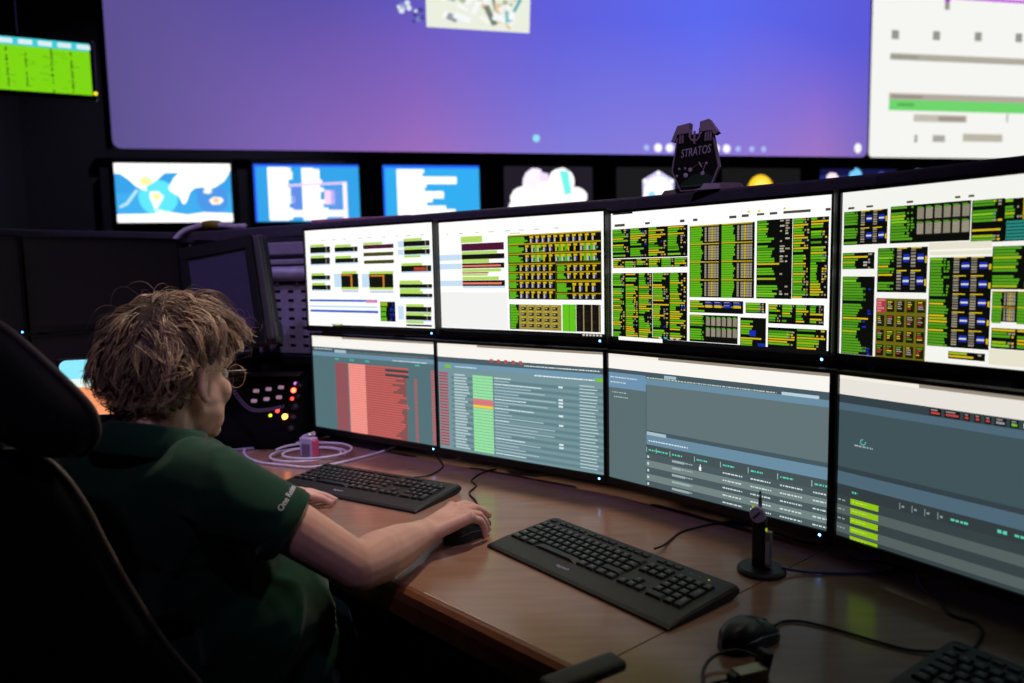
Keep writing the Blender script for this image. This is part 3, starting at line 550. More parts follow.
def lo_screen(key, seed):
    r = random.Random(seed); k_ = {'B1': 1.0, 'B2': 1.05, 'B3': 0.98, 'B4': 0.72}[key]  # rightmost screen dimmed in its colours for viewing-angle falloff
    S = lambda a, b_, c_: (a*k_, b_*k_, c_*k_)
    bg = {'B1': S(84, 114, 120), 'B2': S(112, 142, 148), 'B3': S(100, 118, 122), 'B4': S(88, 116, 124)}[key]
    o = [(0, 0, 1, 1, bg, 0)]
    hd = {'B1': 0.12, 'B2': 0.13, 'B3': 0.12, 'B4': 0.12}[key]
    o.append((0, 0, 1, hd, (250, 246, 240) if key != 'B4' else (232, 228, 220), 1)); o.append((0, 0, 1, 0.022, (150, 140, 124), 2)); o.append((0.0, 0.004, 0.27, 0.024, (246, 240, 226), 3))
    dk, bl = S(72, 90, 98), S(108, 144, 166)
    o.append((0, hd, 1, hd+0.05, dk, 1)); o.append((0, hd+0.05, 1, hd+0.095, bl, 1))
    def txt(x0, x1, y, h, c, n=None):
        x = x0
        while x < x1:
            w = r.uniform(0.004, 0.014); o.append((x, y+h*0.2, min(x+w, x1), y+h*0.8, c, 4)); x += w+r.uniform(0.002, 0.005)
    if key == 'B1':
        red, pink = (146, 74, 74), (246, 150, 140)
        o.append((0.2, hd+0.02, 0.3, hd+0.05, S(170, 190, 200), 2)); txt(0.02, 0.18, hd+0.01, 0.02, S(190, 206, 206)); txt(0.68, 0.94, hd+0.08, 0.018, S(206, 220, 224)); txt(0.3, 0.95, hd+0.03, 0.012, S(130, 140, 130))
        for a in (0.2, 0.33, 0.46, 0.85): o.append((a, hd+0.11, a+0.035, hd+0.125, (70, 190, 160), 2))
        y = 0.275; n = 30; dy = (1-y)/n
        o.append((0.2, y, 0.305, 1, S(96, 92, 100), 1)); o.append((0.46, y, 0.78, 1, (136, 82, 82), 1))
        for i in range(n):
            ya = y+i*dy
            o.append((0.2, ya, 0.305, ya+dy*0.62, (168, 78, 82), 2)); o.append((0.316, ya, 0.458, ya+dy*0.8, pink, 2)); o.append((0.316, ya+dy*0.8, 0.458, ya+dy, (214, 116, 108), 2))
            o.append((0.46, ya, r.uniform(0.66, 0.8) if i > 2 else 0.8, ya+dy*0.7, (200, 96, 90), 2))
            if i == 1 or i == 3: o.append((0.62, ya, 0.8, ya+dy, (60, 70, 74), 3))
            if i > 3: o.append((0.84, ya, 0.862, ya+dy*0.55, (190, 90, 92), 2))
            o.append((0.965, ya, 0.998, ya+dy*0.6, (196, 100, 104), 2))
    if key == 'B2':
        for k in range(5): o.append((0.34+k*0.045+0.01, hd-0.01, 0.37+k*0.045, hd+0.02, (186, 80, 70), 4))
        txt(0.56, 0.98, hd+0.02, 0.016, S(206, 220, 214)); txt(0.12, 0.26, hd+0.075, 0.016, S(206, 226, 236)); txt(0.62, 0.95, hd+0.095, 0.018, S(224, 236, 240))
        o.append((0.05, hd+0.07, 0.09, hd+0.1, (120, 196, 40), 5)); o.append((0.955, hd+0.085, 0.995, hd+0.112, (120, 196, 40), 5))
        y = 0.275; n = 26; dy = (1-y-0.02)/n
        for i in range(n):
            ya = y+i*dy
            if i % 2: o.append((0.09, ya, 1, ya+dy, S(94, 124, 132), 1))
            o.append((0.006, ya, 0.068, ya+dy*0.6, (170, 74, 84), 3))
            gc = (150, 226, 160)
            if i in (8, 9): gc = (224, 120, 124)
            if i == 10: gc = (246, 206, 60)
            o.append((0.235, ya+dy*0.08, 0.365, ya+dy*0.95, gc, 3))
            o.append((0.11, ya+dy*0.2, r.uniform(0.18, 0.22), ya+dy*0.75, S(172, 192, 194), 3))
            e = r.uniform(0.45, 0.75); o.append((0.375, ya+dy*0.25, e, ya+dy*0.6, S(158, 180, 186), 3))
            if r.random() < 0.4: txt(0.376, e, ya+dy*0.2, dy*0.5, S(214, 228, 230))
            if r.random() < 0.4: o.append((0.755, ya+dy*0.2, 0.78, ya+dy*0.8, S(206, 220, 220), 3))
            o.append((0.87, ya+dy*0.28, r.uniform(0.95, 0.97), ya+dy*0.62, S(178, 196, 200), 3))
    if key in ('B3', 'B4'):
        sx = 0.205 if key == 'B3' else 0.0
        if key == 'B3':
            o.append((0, hd+0.03, sx, hd+0.15, S(112, 150, 180), 2)); txt(0.01, 0.16, hd+0.06, 0.014, S(214, 226, 230)); txt(0.01, 0.1, hd+0.1, 0.014, S(214, 226, 230)); txt(0.02, 0.1, hd+0.18, 0.012, S(190, 200, 196)); txt(0.03, 0.11, hd+0.215, 0.012, S(190, 200, 196))
            txt(0.21, 0.8, hd+0.035, 0.014, S(196, 206, 190)); o.append((0.3, hd+0.012, 0.36, hd+0.035, S(160, 190, 206), 3)); o.append((0.82, hd+0.03, 0.96, hd+0.05, S(190, 214, 224), 3)); o.append((0, hd+0.15, sx, 1, S(92, 112, 116), 1)); o.append((sx, hd+0.105, sx+0.004, 1, S(80, 96, 104), 2))
            o.append((0.21, 0.575, 0.31, 0.6, S(170, 196, 206), 4)); txt(0.22, 0.42, 0.635, 0.016, S(220, 232, 236))
        o.append((sx, 0.565, 1, 0.595, dk, 2)); o.append((sx, 0.595, 1, 0.675, bl, 2)); o.append((sx, 0.675, 1, 0.745, S(70, 84, 88), 2))
        y, dy = 0.745, 0.0525 if key == 'B3' else 0.058; i = 0
        if key == 'B3':
            for a in (0.22, 0.27, 0.34, 0.46, 0.58, 0.7, 0.82, 0.95): txt(a, min(1, a+0.05), 0.705, 0.02, (90, 206, 176)); o.append((a-0.012, 0.695, a-0.009, 0.735, S(170, 196, 190), 4))
        else:
            for a in (0.22, 0.26, 0.3, 0.34): o.append((a, 0.695, a+0.003, 0.735, S(170, 190, 190), 4)); txt(a+0.008, a+0.016, 0.705, 0.02, S(190, 210, 206))
            txt(0.055, 0.075, 0.7, 0.02, (90, 206, 176)); txt(0.38, 0.43, 0.705, 0.02, (90, 206, 176)); txt(0.51, 0.535, 0.695, 0.03, (90, 206, 176)); txt(0.555, 0.62, 0.7, 0.02, (90, 206, 176)); txt(0.58, 0.68, 0.64, 0.018, S(230, 240, 244))
            for a, w_, c_ in ((0.305, 0.035, (190, 70, 66)), (0.35, 0.045, (190, 70, 66)), (0.405, 0.018, (190, 70, 66)), (0.435, 0.018, (190, 70, 66)), (0.463, 0.018, (190, 70, 66)), (0.49, 0.03, (150, 150, 150)), (0.53, 0.022, (110, 200, 60))):
                o.append((a, hd+0.005, a+w_, hd+0.045, (22, 20, 22), 4)); o.append((a+0.004, hd+0.024, a+w_-0.004, hd+0.036, c_, 5)); o.append((a+0.004, hd+0.01, a+w_*0.7, hd+0.018, (150, 130, 130), 5))
            o.append((0.565, hd+0.014, 0.577, hd+0.038, (220, 246, 226), 5))
            txt(0.06, 0.125, 0.41, 0.016, S(226, 240, 240))
            for k in range(7):
                an = k*0.75; o.append((0.09+0.009*math.cos(an)-0.002, 0.39+0.016*math.sin(an)-0.004, 0.09+0.009*math.cos(an)+0.002, 0.39+0.016*math.sin(an)+0.004, (90, 200, 190), 5))
        while y < 1:
            o.append((sx, y, 1, min(1, y+dy), S(76, 92, 96) if i % 2 == 0 else S(116, 134, 132), 2))
            if key == 'B3':
                o.append((0.212, y+dy*0.3, 0.222, y+dy*0.65, S(206, 220, 220), 3)); txt(0.34, 0.44, y+dy*0.2, dy*0.26, S(170, 186, 186)); o.append((0.34, y+dy*0.2, r.uniform(0.38, 0.44), y+dy*0.55, S(150, 168, 168), 3))
                for a in (0.58, 0.7, 0.82, 0.945): txt(a, min(a+0.085, 1), y+dy*0.32, dy*0.3, S(214, 228, 226))
            else:
                txt(0.004, 0.03, y+dy*0.35, dy*0.25, S(206, 220, 214)); o.append((0.05, y+dy*0.08, 0.15, min(1, y+dy*0.7), (146, 196, 20), 3)); txt(0.055, 0.11, y+dy*0.3, dy*0.15, (196, 230, 90))
            y += dy; i += 1
        if key == 'B3': pts = (0.475, 0.77); o.append((0.472, 0.762, 0.482, 0.79, (250, 250, 250), 6)); o.append((0.476, 0.745, 0.479, 0.77, (250, 250, 250), 6))
    return o

# ------------------------------------------------------------------ monitors
MW, MH = 0.527, 0.2964
def make_monitor(label, cx, cy, cz, yaw, tilt, content, disp, group, led=True):
    t = thing('monitor', label, 'monitor', (cx, cy, cz), yaw, group); t.rotation_euler = (-tilt, 0, yaw)
    sb, tb, ch = 0.0045, 0.007, 0.017
    ow = MW+2*sb; z0, z1 = -MH/2-ch, MH/2+tb
    bm = NB(); add_box(bm, (0, 0.012, (z0+z1)/2), (ow, 0.020, z1-z0), 0.003); add_box(bm, (0, 0.032, -0.01), (0.34, 0.03, 0.2), 0.012); obj('back_shell', bm, dark_plastic, t)
    bm = NB()
    add_box(bm, (0, -0.0015, MH/2+tb/2), (ow, 0.007, tb), 0.0008, 1)
    for s in (-1, 1): add_box(bm, (s*(MW/2+sb/2), -0.0015, 0), (sb, 0.007, MH), 0.0006, 1)
    add_box(bm, (0, -0.0015, -MH/2-ch/2), (ow, 0.007, ch), 0.0008, 1)
    obj('bezel', bm, bezel_mat, t)
    if content is None:
        bm = NB(); add_box(bm, (0, 0.0015, 0), (MW, 0.002, MH)); obj('screen', bm, screen_off, t)
    else:
        rects_mesh('screen', content, MW, MH, disp, t, 0.0015)
    if led:
        bm = NB(); add_ell(bm, (MW/2-0.012, -0.0052, -MH/2-ch/2), (0.0026, 0.0012, 0.0026), seg=10); obj('power_led', bm, led_blue, t)
    return t
CM = {'T1': (-0.4273, 2.1983, 1.2697, -0.6034, 0.0), 'T2': (0.0103, 1.9103, 1.2682, -0.6377, 0.0), 'T3': (0.4154, 1.5697, 1.2625, -0.8342, 0.0), 'T4': (0.7533, 1.1573, 1.2652, -1.0078, 0.0),
      'B1': (-0.4298, 2.2148, 0.9392, -0.6296, 0.0), 'B2': (0.0034, 1.8880, 0.939, -0.638, 0.0), 'B3': (0.4016, 1.5290, 0.938, -0.8358, 0.0), 'B4': (0.7271, 1.0932, 0.9384, -1.0101, 0.0)}
LAB = {'T1': 'upper monitor with white page of small green-black chart boxes, leftmost lit screen', 'T2': 'upper monitor showing a yellow-black grid beside a blank pale page',
       'T3': 'upper monitor filled with dense bright green and yellow console blocks below the dark plaque', 'T4': 'upper monitor with scattered black console windows on white, at the right edge',
       'B1': 'lower monitor with a red and pink table on teal', 'B2': 'lower monitor with a mint green status column and lines of text',
       'B3': 'lower monitor with a grey panel, blue bands and a table along its bottom', 'B4': 'lower monitor with lime green bars at its left, at the right edge'}
MON = {}
for i, k in enumerate(('T1', 'T2', 'T3', 'T4')):
    MON[k] = make_monitor(LAB[k], *CM[k], up_screen(k, 10+i), DISP_UP, 'monitors of the near console')
    b_ = 'B'+k[1]; MON[b_] = make_monitor(LAB[b_], *CM[b_], lo_screen(b_, 20+i), DISP_LO, 'monitors of the near console')
LEFT = [(-1.43, 2.65, 0.95), (-1.685, 2.155, 1.15)]
for (x, y, yw), who in zip(LEFT, ('beside the rack panel', 'at the left edge of the picture')):
    for z, rw in ((1.272, 'upper'), (0.944, 'lower')):
        make_monitor('switched-off black %s monitor %s' % (rw, who), x, y, z, yw, 0, None, None, 'switched-off monitors', led=(rw == 'upper' and 'edge' in who))

# ------------------------------------------------------------------ console: worktop, supports, monitor poles, top rail
wood = bpy.data.materials.new('worktop_laminate'); wood.use_nodes = True; nt = wood.node_tree; b = nt.nodes['Principled BSDF']
tc = nt.nodes.new('ShaderNodeTexCoord'); mp = nt.nodes.new('ShaderNodeMapping'); mp.inputs['Rotation'].default_value = (0, 0, 0.82); mp.inputs['Scale'].default_value = (3, 18, 1)
nt.links.new(tc.outputs['Object'], mp.inputs[0])
n1 = nt.nodes.new('ShaderNodeTexNoise'); n1.inputs['Scale'].default_value = 3; n1.inputs['Detail'].default_value = 8; nt.links.new(mp.outputs[0], n1.inputs['Vector'])
n2 = nt.nodes.new('ShaderNodeTexNoise'); n2.inputs['Scale'].default_value = 6; n2.inputs['Detail'].default_value = 4; nt.links.new(tc.outputs['Object'], n2.inputs['Vector'])
r1 = nt.nodes.new('ShaderNodeValToRGB'); r1.color_ramp.elements[0].position = 0.3; r1.color_ramp.elements[1].position = 0.72
r1.color_ramp.elements[0].color = (*L3(146, 112, 92), 1); r1.color_ramp.elements[1].color = (*L3(162, 126, 104), 1); nt.links.new(n1.outputs[0], r1.inputs[0])
nt.links.new(r1.outputs[0], b.inputs['Base Color'])
r2 = nt.nodes.new('ShaderNodeMapRange'); r2.inputs[3].default_value = 0.14; r2.inputs[4].default_value = 0.24; nt.links.new(n2.outputs[0], r2.inputs[0]); nt.links.new(r2.outputs[0], b.inputs['Roughness'])
edge_mat = mat('worktop_edge_wood', (120, 74, 48), 0.4, var=0.2, scale=30)
desk = thing('console_desk', 'long angled brown laminate console worktop carrying all monitors and keyboards', 'desk')
fA, fB, fC, fD = Vector((0.06, 0.951)), Vector((-0.201, 1.221)), Vector((-0.85, 1.92)), Vector((-1.02, 1.88))
dirF = (fA-Vector((-0.172, 1.196))).normalized()
sn = Vector((0.467, 0.388)).normalized()                 # seam direction
s0 = Vector((0.093, 0.958))                              # seam meets the front edge
s1 = s0 + sn*0.92
front_r = s0 + Vector((0.66, -0.95)).normalized()*0.75   # next desk segment turns inwards
back_r = s1 + Vector((0.62, -0.98)).normalized()*0.95
fA = s0
bk = [Vector((0.30, 2.06)), Vector((-0.30, 2.50)), Vector((-0.70, 2.80)), Vector((-1.15, 3.12)), Vector((-1.90, 2.75)), Vector((-2.25, 2.0))]
fl = [Vector((-1.02, 1.90)), Vector((-1.46, 1.40)), Vector((-1.62, 1.10)), Vector((-2.15, 1.35))]
left_poly = [s0] + [s1] + bk + [fl[3], fl[2], fl[1], fl[0], fC]
TH = 0.04
g = sn*0.0008
def prism_obj(name, pts, z0, z1, m, parent):
    bm = NB(); add_prism(bm, [(p.x, p.y) for p in pts], z0, z1); bmesh.ops.recalc_face_normals(bm, faces=bm.faces); return obj(name, bm, m, parent)
perp = Vector((-sn.y, sn.x))*0.0012
wl = prism_obj('worktop_panel', [s0+perp, s1+perp] + left_poly[2:], DZ-TH, DZ, wood, desk)
wr_ = prism_obj('worktop_panel', [s0-perp, front_r, back_r, s1-perp], DZ-TH, DZ, wood, desk)
# rounded hardwood front edges
def edge_strip(a, b_, parent):
    a3, b3 = Vector((a.x, a.y, DZ-TH/2)), Vector((b_.x, b_.y, DZ-TH/2)); d = (b3-a3); out = Vector((d.y, -d.x, 0)).normalized()
    if out.dot(Vector((0.3, 2.0, DZ)) - a3) > 0: out = -out
    prof = [(0, TH/2), (0.008, TH/2-0.001), (0.016, TH/2-0.007), (0.020, 0), (0.020, -0.03), (0.012, -0.045), (0, -0.045)]
    bm = NB(); ra = [bm.verts.new(a3+out*x+Vector((0, 0, z))) for x, z in prof]; rb = [bm.verts.new(b3+out*x+Vector((0, 0, z))) for x, z in prof]
    n = len(prof)
    for i in range(n): bm.faces.new((ra[i], rb[i], rb[(i+1) % n], ra[(i+1) % n]))
    bm.faces.new(ra); bm.faces.new(rb); bmesh.ops.recalc_face_normals(bm, faces=bm.faces)
    return obj('front_edge', bm, edge_mat, parent)
edge_strip(s0, fC, desk); edge_strip(s0, front_r, desk); edge_strip(fC, fl[0], desk); edge_strip(fl[0], fl[1], desk)
# modesty panels and pedestals under the top
def slab(a, b_, z0, z1, t, name, m, parent):
    d = b_-a; bm = NB(); add_box(bm, (0, 0, 0), (d.length, t, z1-z0)); bmesh.ops.rotate(bm, verts=bm.verts, cent=(0, 0, 0), matrix=Matrix.Rotation(math.atan2(d.y, d.x), 3, 'Z'))
    bmesh.ops.translate(bm, verts=bm.verts, vec=((a.x+b_.x)/2, (a.y+b_.y)/2, (z0+z1)/2)); return obj(name, bm, m, parent)
for a, b_ in ((Vector((0.75, 1.35)), Vector((0.22, 1.95))), (Vector((0.22, 1.95)), Vector((-0.68, 2.62))), (Vector((-0.68, 2.62)), Vector((-1.2, 3.0))), (Vector((-1.2, 3.0)), Vector((-2.05, 2.1)))):
    slab(a, b_, 0.0, DZ-TH, 0.02, 'modesty_panel', black_plastic, desk)
for a, b_ in ((s0+sn*0.12, s0+sn*0.75), (Vector((-0.62, 1.95)), Vector((-0.35, 2.32))), (Vector((-1.45, 1.6)), Vector((-1.85, 1.95)))):
    slab(a, b_, 0.0, DZ-TH, 0.04, 'support_leg', black_metal, desk)
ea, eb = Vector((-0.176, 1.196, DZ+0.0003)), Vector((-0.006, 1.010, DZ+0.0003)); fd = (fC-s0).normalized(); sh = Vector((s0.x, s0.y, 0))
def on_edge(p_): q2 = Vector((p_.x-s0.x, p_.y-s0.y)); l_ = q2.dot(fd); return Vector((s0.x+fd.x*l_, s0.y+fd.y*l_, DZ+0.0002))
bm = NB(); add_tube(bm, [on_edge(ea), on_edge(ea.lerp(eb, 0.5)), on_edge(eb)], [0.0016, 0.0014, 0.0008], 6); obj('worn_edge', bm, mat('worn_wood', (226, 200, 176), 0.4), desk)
slab(s0+sn*0.03+Vector((-0.02, 0.02)), fB+sn*0.05, DZ-TH-0.075, DZ-TH, 0.02, 'cable_tray', black_metal, desk)

def back_of(k, d):
    x, y, z, yw, tl = CM[k]; return Vector((x-math.sin(yw)*d, y+math.cos(yw)*d, 0))
LABP = {'1': 'black monitor pole behind the leftmost lit monitors', '2': 'black monitor pole behind the yellow grid monitor', '3': 'black monitor pole behind the green console monitor', '4': 'black monitor pole behind the rightmost monitors'}
def pole(x, y, yaw, label, reach):
    t = thing('monitor_pole', label, 'monitor mount', (x, y, DZ), yaw, 'monitor poles')
    bm = NB(); add_lathe(bm, [(0.0, 0), (0.06, 0), (0.06, 0.012), (0.02, 0.016), (0.02, 0.62), (0, 0.62)], 18); obj('column', bm, black_metal, t)
    for (z, off) in reach:
        bm = NB(); add_box(bm, (0, -0.033, z), (0.045, 0.066, 0.03), 0.004); add_box(bm, (0, -0.066, z), (0.1, 0.006, 0.1), 0.002); obj('bracket', bm, black_metal, t)
    return t
for k in '1234':
    p_ = back_of('T'+k, 0.135 if k == '1' else 0.12); pole(p_.x, p_.y, CM['T'+k][3], LABP[k], [(1.26-DZ, 0.14), (0.93-DZ, 0.14)])
for (x, y, yw), lb in zip(LEFT, ('black monitor pole behind the switched-off monitors beside the rack panel', 'black monitor pole behind the switched-off monitors at the left edge')):
    pole(x-math.sin(yw)*0.12, y+math.cos(yw)*0.12, yw, lb, [(1.26-DZ, 0.14), (0.93-DZ, 0.14)])
# rail along the top of the console
RZ = 1.457
RL = [back_of('T4', 0.17)+Vector((0.34, -0.53, 0)), (back_of('T4', 0.17)+back_of('T3', 0.17))/2+Vector((0.02, 0.015, 0)), (back_of('T3', 0.17)+back_of('T2', 0.17))/2+Vector((0.01, 0.01, 0)), (back_of('T2', 0.17)+back_of('T1', 0.17))/2, Vector((-0.66, 2.60, 0)), Vector((-1.10, 2.90, 0)), Vector((-1.30, 3.00, 0)), Vector((-1.68, 2.66, 0)), Vector((-1.98, 2.05, 0)), Vector((-2.12, 1.75, 0))]
rail = thing('console_rail', 'dark metal rail running along behind the tops of all monitors', 'rail', (0, 0, 0))
for a, b_ in zip(RL[:-1], RL[1:]):
    d = b_-a; bm = NB(); add_box(bm, (0, 0, 0), (d.length+0.03, 0.07, 0.045), 0.006); bmesh.ops.rotate(bm, verts=bm.verts, cent=(0, 0, 0), matrix=Matrix.Rotation(math.atan2(d.y, d.x), 3, 'Z'))
    bmesh.ops.translate(bm, verts=bm.verts, vec=((a.x+b_.x)/2, (a.y+b_.y)/2, RZ-0.0225)); obj('rail_segment', bm, rail_mat, rail)
for q_ in RL[1:-1]:
    bm = NB(); add_box(bm, (q_.x, q_.y, (DZ+RZ-0.04)/2), (0.03, 0.03, RZ-0.04-DZ)); obj('post', bm, black_metal, rail)
bpl = [s1+Vector((-0.02, -0.02))] + [b_ + (Vector((0, 1.2))-b_).normalized()*0.02 for b_ in bk[:4]]
for a, b_ in zip(bpl[:-1], bpl[1:]): slab(a, b_, DZ, DZ+0.16, 0.015, 'added_light_baffle', black_plastic, rail)  # added upstand, blocks video-wall light passing under the monitors
slab(back_r+Vector((-0.03, 0.0)), s1+Vector((-0.02, -0.02)), DZ, DZ+0.16, 0.015, 'added_light_baffle', black_plastic, rail)
# ------------------------------------------------------------------ keyboards
kb_mat = mat('keyboard_plastic', (30, 30, 31), 0.5, bump=0.25, bscale=1200, var=0.1)
key_mat = mat('key_plastic', (26, 26, 27), 0.42, var=0.1)
print_mat = mat('key_print', (150, 150, 150), 0.6)
logo_mat = mat('logo_print', (214, 206, 250), 0.4)
KW, KD = 0.455, 0.183
KB_PROF = [(-0.0915, 0.0015), (-0.0905, 0.0045), (-0.084, 0.0075), (-0.068, 0.0100), (-0.050, 0.0125), (0.076, 0.0215), (0.087, 0.0205), (0.0915, 0.0165), (0.0900, 0.009), (0.080, 0.003), (0.070, 0.0), (-0.084, 0.0)]
def deck_z(y):
    for (a, za), (b_, zb) in zip(KB_PROF[:-1], KB_PROF[1:]):
        if a <= y <= b_: return za + (zb-za)*(y-a)/(b_-a)
    return 0.02
# one keycap, scaled for wider keys
bm = NB()
lo = [(-0.5, -0.5, 0), (0.5, -0.5, 0), (0.5, 0.5, 0), (-0.5, 0.5, 0)]; hi = [(-0.41, -0.42, 0.8), (0.41, -0.42, 0.8), (0.41, 0.42, 0.8), (-0.41, 0.42, 0.8)]; tp = [(-0.36, -0.37, 1), (0.36, -0.37, 1), (0.36, 0.37, 1), (-0.36, 0.37, 1)]
A = [[bm.verts.new(v) for v in q_] for q_ in (lo, hi, tp)]
for a, b_ in zip(A[:-1], A[1:]):
    for k in range(4): bm.faces.new((a[k], a[(k+1) % 4], b_[(k+1) % 4], b_[k]))
bm.faces.new(A[2]); key_me = bpy.data.meshes.new('keycap'); bm.to_mesh(key_me); bm.free(); key_me.materials.append(key_mat)
# printed legend, a small bar-built glyph shared by the keys
bm = NB()
for (x, y, w, h) in ((-0.12, 0.08, 0.05, 0.36), (0.02, 0.22, 0.22, 0.07), (0.02, 0.06, 0.18, 0.06)):
    vv = [bm.verts.new((x+a*w/2, y+b_*h/2, 1.02)) for a, b_ in ((-1, -1), (1, -1), (1, 1), (-1, 1))]; bm.faces.new(vv)
leg_me = bpy.data.meshes.new('legend'); bm.to_mesh(leg_me); bm.free(); leg_me.materials.append(print_mat)
U = 0.0187
KEYS = []
def row(x, y, widths, h=0.0168, un=U):
    for w in widths:
        if w > 0: KEYS.append((x+w*un/2, y, w*un-0.0022, h))
        x += abs(w)*un
X0 = -0.2145
row(X0, 0.0680, [1, -0.55, 1, 1, 1, 1, -0.42, 1, 1, 1, 1, -0.42, 1, 1, 1, 1], 0.0105)
row(X0, 0.0420, [1]*13+[2]); row(X0, 0.0233, [1.5]+[1]*12+[1.5]); row(X0, 0.0046, [1.75]+[1]*12+[1.25]); row(X0, -0.0141, [1.25]+[1]*11+[2.75]); row(X0, -0.0328, [1.25, 1.25, 1.25, 6.25, 1.25, 1.25, 1.25, 1.25])
NX = X0+15*U+0.0065
row(NX, 0.0680, [1, 1, 1], 0.0105); row(NX, 0.0420, [1, 1, 1]); row(NX, 0.0233, [1, 1, 1]); row(NX+U, -0.0141, [1]); row(NX, -0.0328, [1, 1, 1])
PX = NX+3*U+0.0065
row(PX, 0.0420, [1, 1, 1, 1]); row(PX, 0.0233, [1, 1, 1]); row(PX, 0.0046, [1, 1, 1]); row(PX, -0.0141, [1, 1, 1]); row(PX, -0.0328, [2, 1])
KEYS.append((PX+3.5*U, 0.0140, U-0.0022, 0.0355)); KEYS.append((PX+3.5*U, -0.0235, U-0.0022, 0.0355))
def make_keyboard(label, x, y, yaw, lit=None):
    t = thing('keyboard', label, 'keyboard', (x, y, DZ+0.0005), yaw, 'black keyboards on the worktop')
    bm = NB(); n = len(KB_PROF); xs = [-KW/2, -KW/2+0.003, -KW/2+0.010, KW/2-0.010, KW/2-0.003, KW/2]; sc = [0.72, 0.92, 1, 1, 0.92, 0.72]
    rings = [[bm.verts.new((xx, yy*(0.985+0.015*s), z*s)) for yy, z in KB_PROF] for xx, s in zip(xs, sc)]
    for a, b_ in zip(rings[:-1], rings[1:]):
        for k in range(n): bm.faces.new((a[k], a[(k+1) % n], b_[(k+1) % n], b_[k]))
    bm.faces.new(rings[0]); bm.faces.new(rings[-1][::-1]); bmesh.ops.recalc_face_normals(bm, faces=bm.faces)
    obj('body', bm, kb_mat, t)
    sl = math.atan2(0.009, 0.126)
    for (kx, ky, kw, kh) in KEYS:
        o = bpy.data.objects.new('key', key_me); C.objects.link(o); o.parent = t; o.location = (kx, ky, deck_z(ky)-0.0005); o.rotation_euler = (sl, 0, 0); o.scale = (kw, kh, 0.0052 if kh > 0.012 else 0.0035)
        if kh > 0.012 and kw < 0.03:
            g_ = bpy.data.objects.new('legend', leg_me); C.objects.link(g_); g_.parent = o
    bm = text_bm('logitech', 0.0098, 0.0001); bmesh.ops.rotate(bm, verts=bm.verts, cent=(0, 0, 0), matrix=Matrix.Rotation(0.14, 3, 'X')); bmesh.ops.translate(bm, verts=bm.verts, vec=(-0.035, -0.064, deck_z(-0.064)+0.0005)); obj('logo', bm, logo_mat, t)
    for k in range(3):
        bm = NB(); add_ell(bm, (PX+0.012+k*0.018, 0.068, deck_z(0.068)), (0.0016, 0.0016, 0.0006), seg=8)
        obj('indicator', bm, mat('led_lime', (150, 190, 20), 0.4, emis=(170, 210, 30), estr=1.0) if lit == k else print_mat, t)
    for s in (-1, 1):
        bm = NB(); add_box(bm, (s*0.18, 0.05, 0.0035), (0.05, 0.012, 0.007), 0.001, 1); obj('foot', bm, kb_mat, t)
    return t
make_keyboard('black keyboard in the middle of the worktop, between the two mice', 0.1547, 1.2965, -0.8995, 2)
make_keyboard('black keyboard farthest back, left of the hand on the mouse', -0.3737, 1.8217, -0.5415)
make_keyboard('black keyboard cut by the bottom right corner', 0.654, 0.749, -1.0)

def cable(name, label, pts, r, m, cat='cable', n=10, group=None, sides=8):
    bm = NB(); add_tube(bm, catmull(pts, n), r, sides); o = obj(name, bm, m, None, True); tag(o, label, cat, group); return o
zc = DZ+0.0028
cable('keyboard_cable', 'thin black cable curving from the middle keyboard to the monitors', [(0.262, 1.355, zc+0.012), (0.284, 1.385, zc+0.006), (0.305, 1.425, zc), (0.345, 1.478, zc), (0.42, 1.517, zc), (0.47, 1.52, zc), (0.52, 1.47, zc), (0.565, 1.405, zc), (0.62, 1.40, zc), (0.68, 1.44, zc)], 0.0022, cable_black)
cable('keyboard_cable', 'short black cable running from the farthest keyboard under the monitor', [(-0.262, 1.88, zc+0.010), (-0.235, 1.92, zc+0.002), (-0.21, 1.97, zc), (-0.20, 2.03, zc), (-0.222, 2.12, zc), (-0.24, 2.20, zc)], 0.0022, cable_black)
cable('keyboard_cable', 'black cable bending behind the bottom right keyboard', [(0.628, 0.972, zc+0.012), (0.65, 1.0, zc+0.003), (0.680, 1.036, zc), (0.690, 1.066, zc), (0.676, 1.082, zc), (0.668, 1.10, zc), (0.680, 1.143, zc), (0.676, 1.185, zc), (0.70, 1.25, zc), (0.74, 1.33, zc)], 0.0022, cable_black)

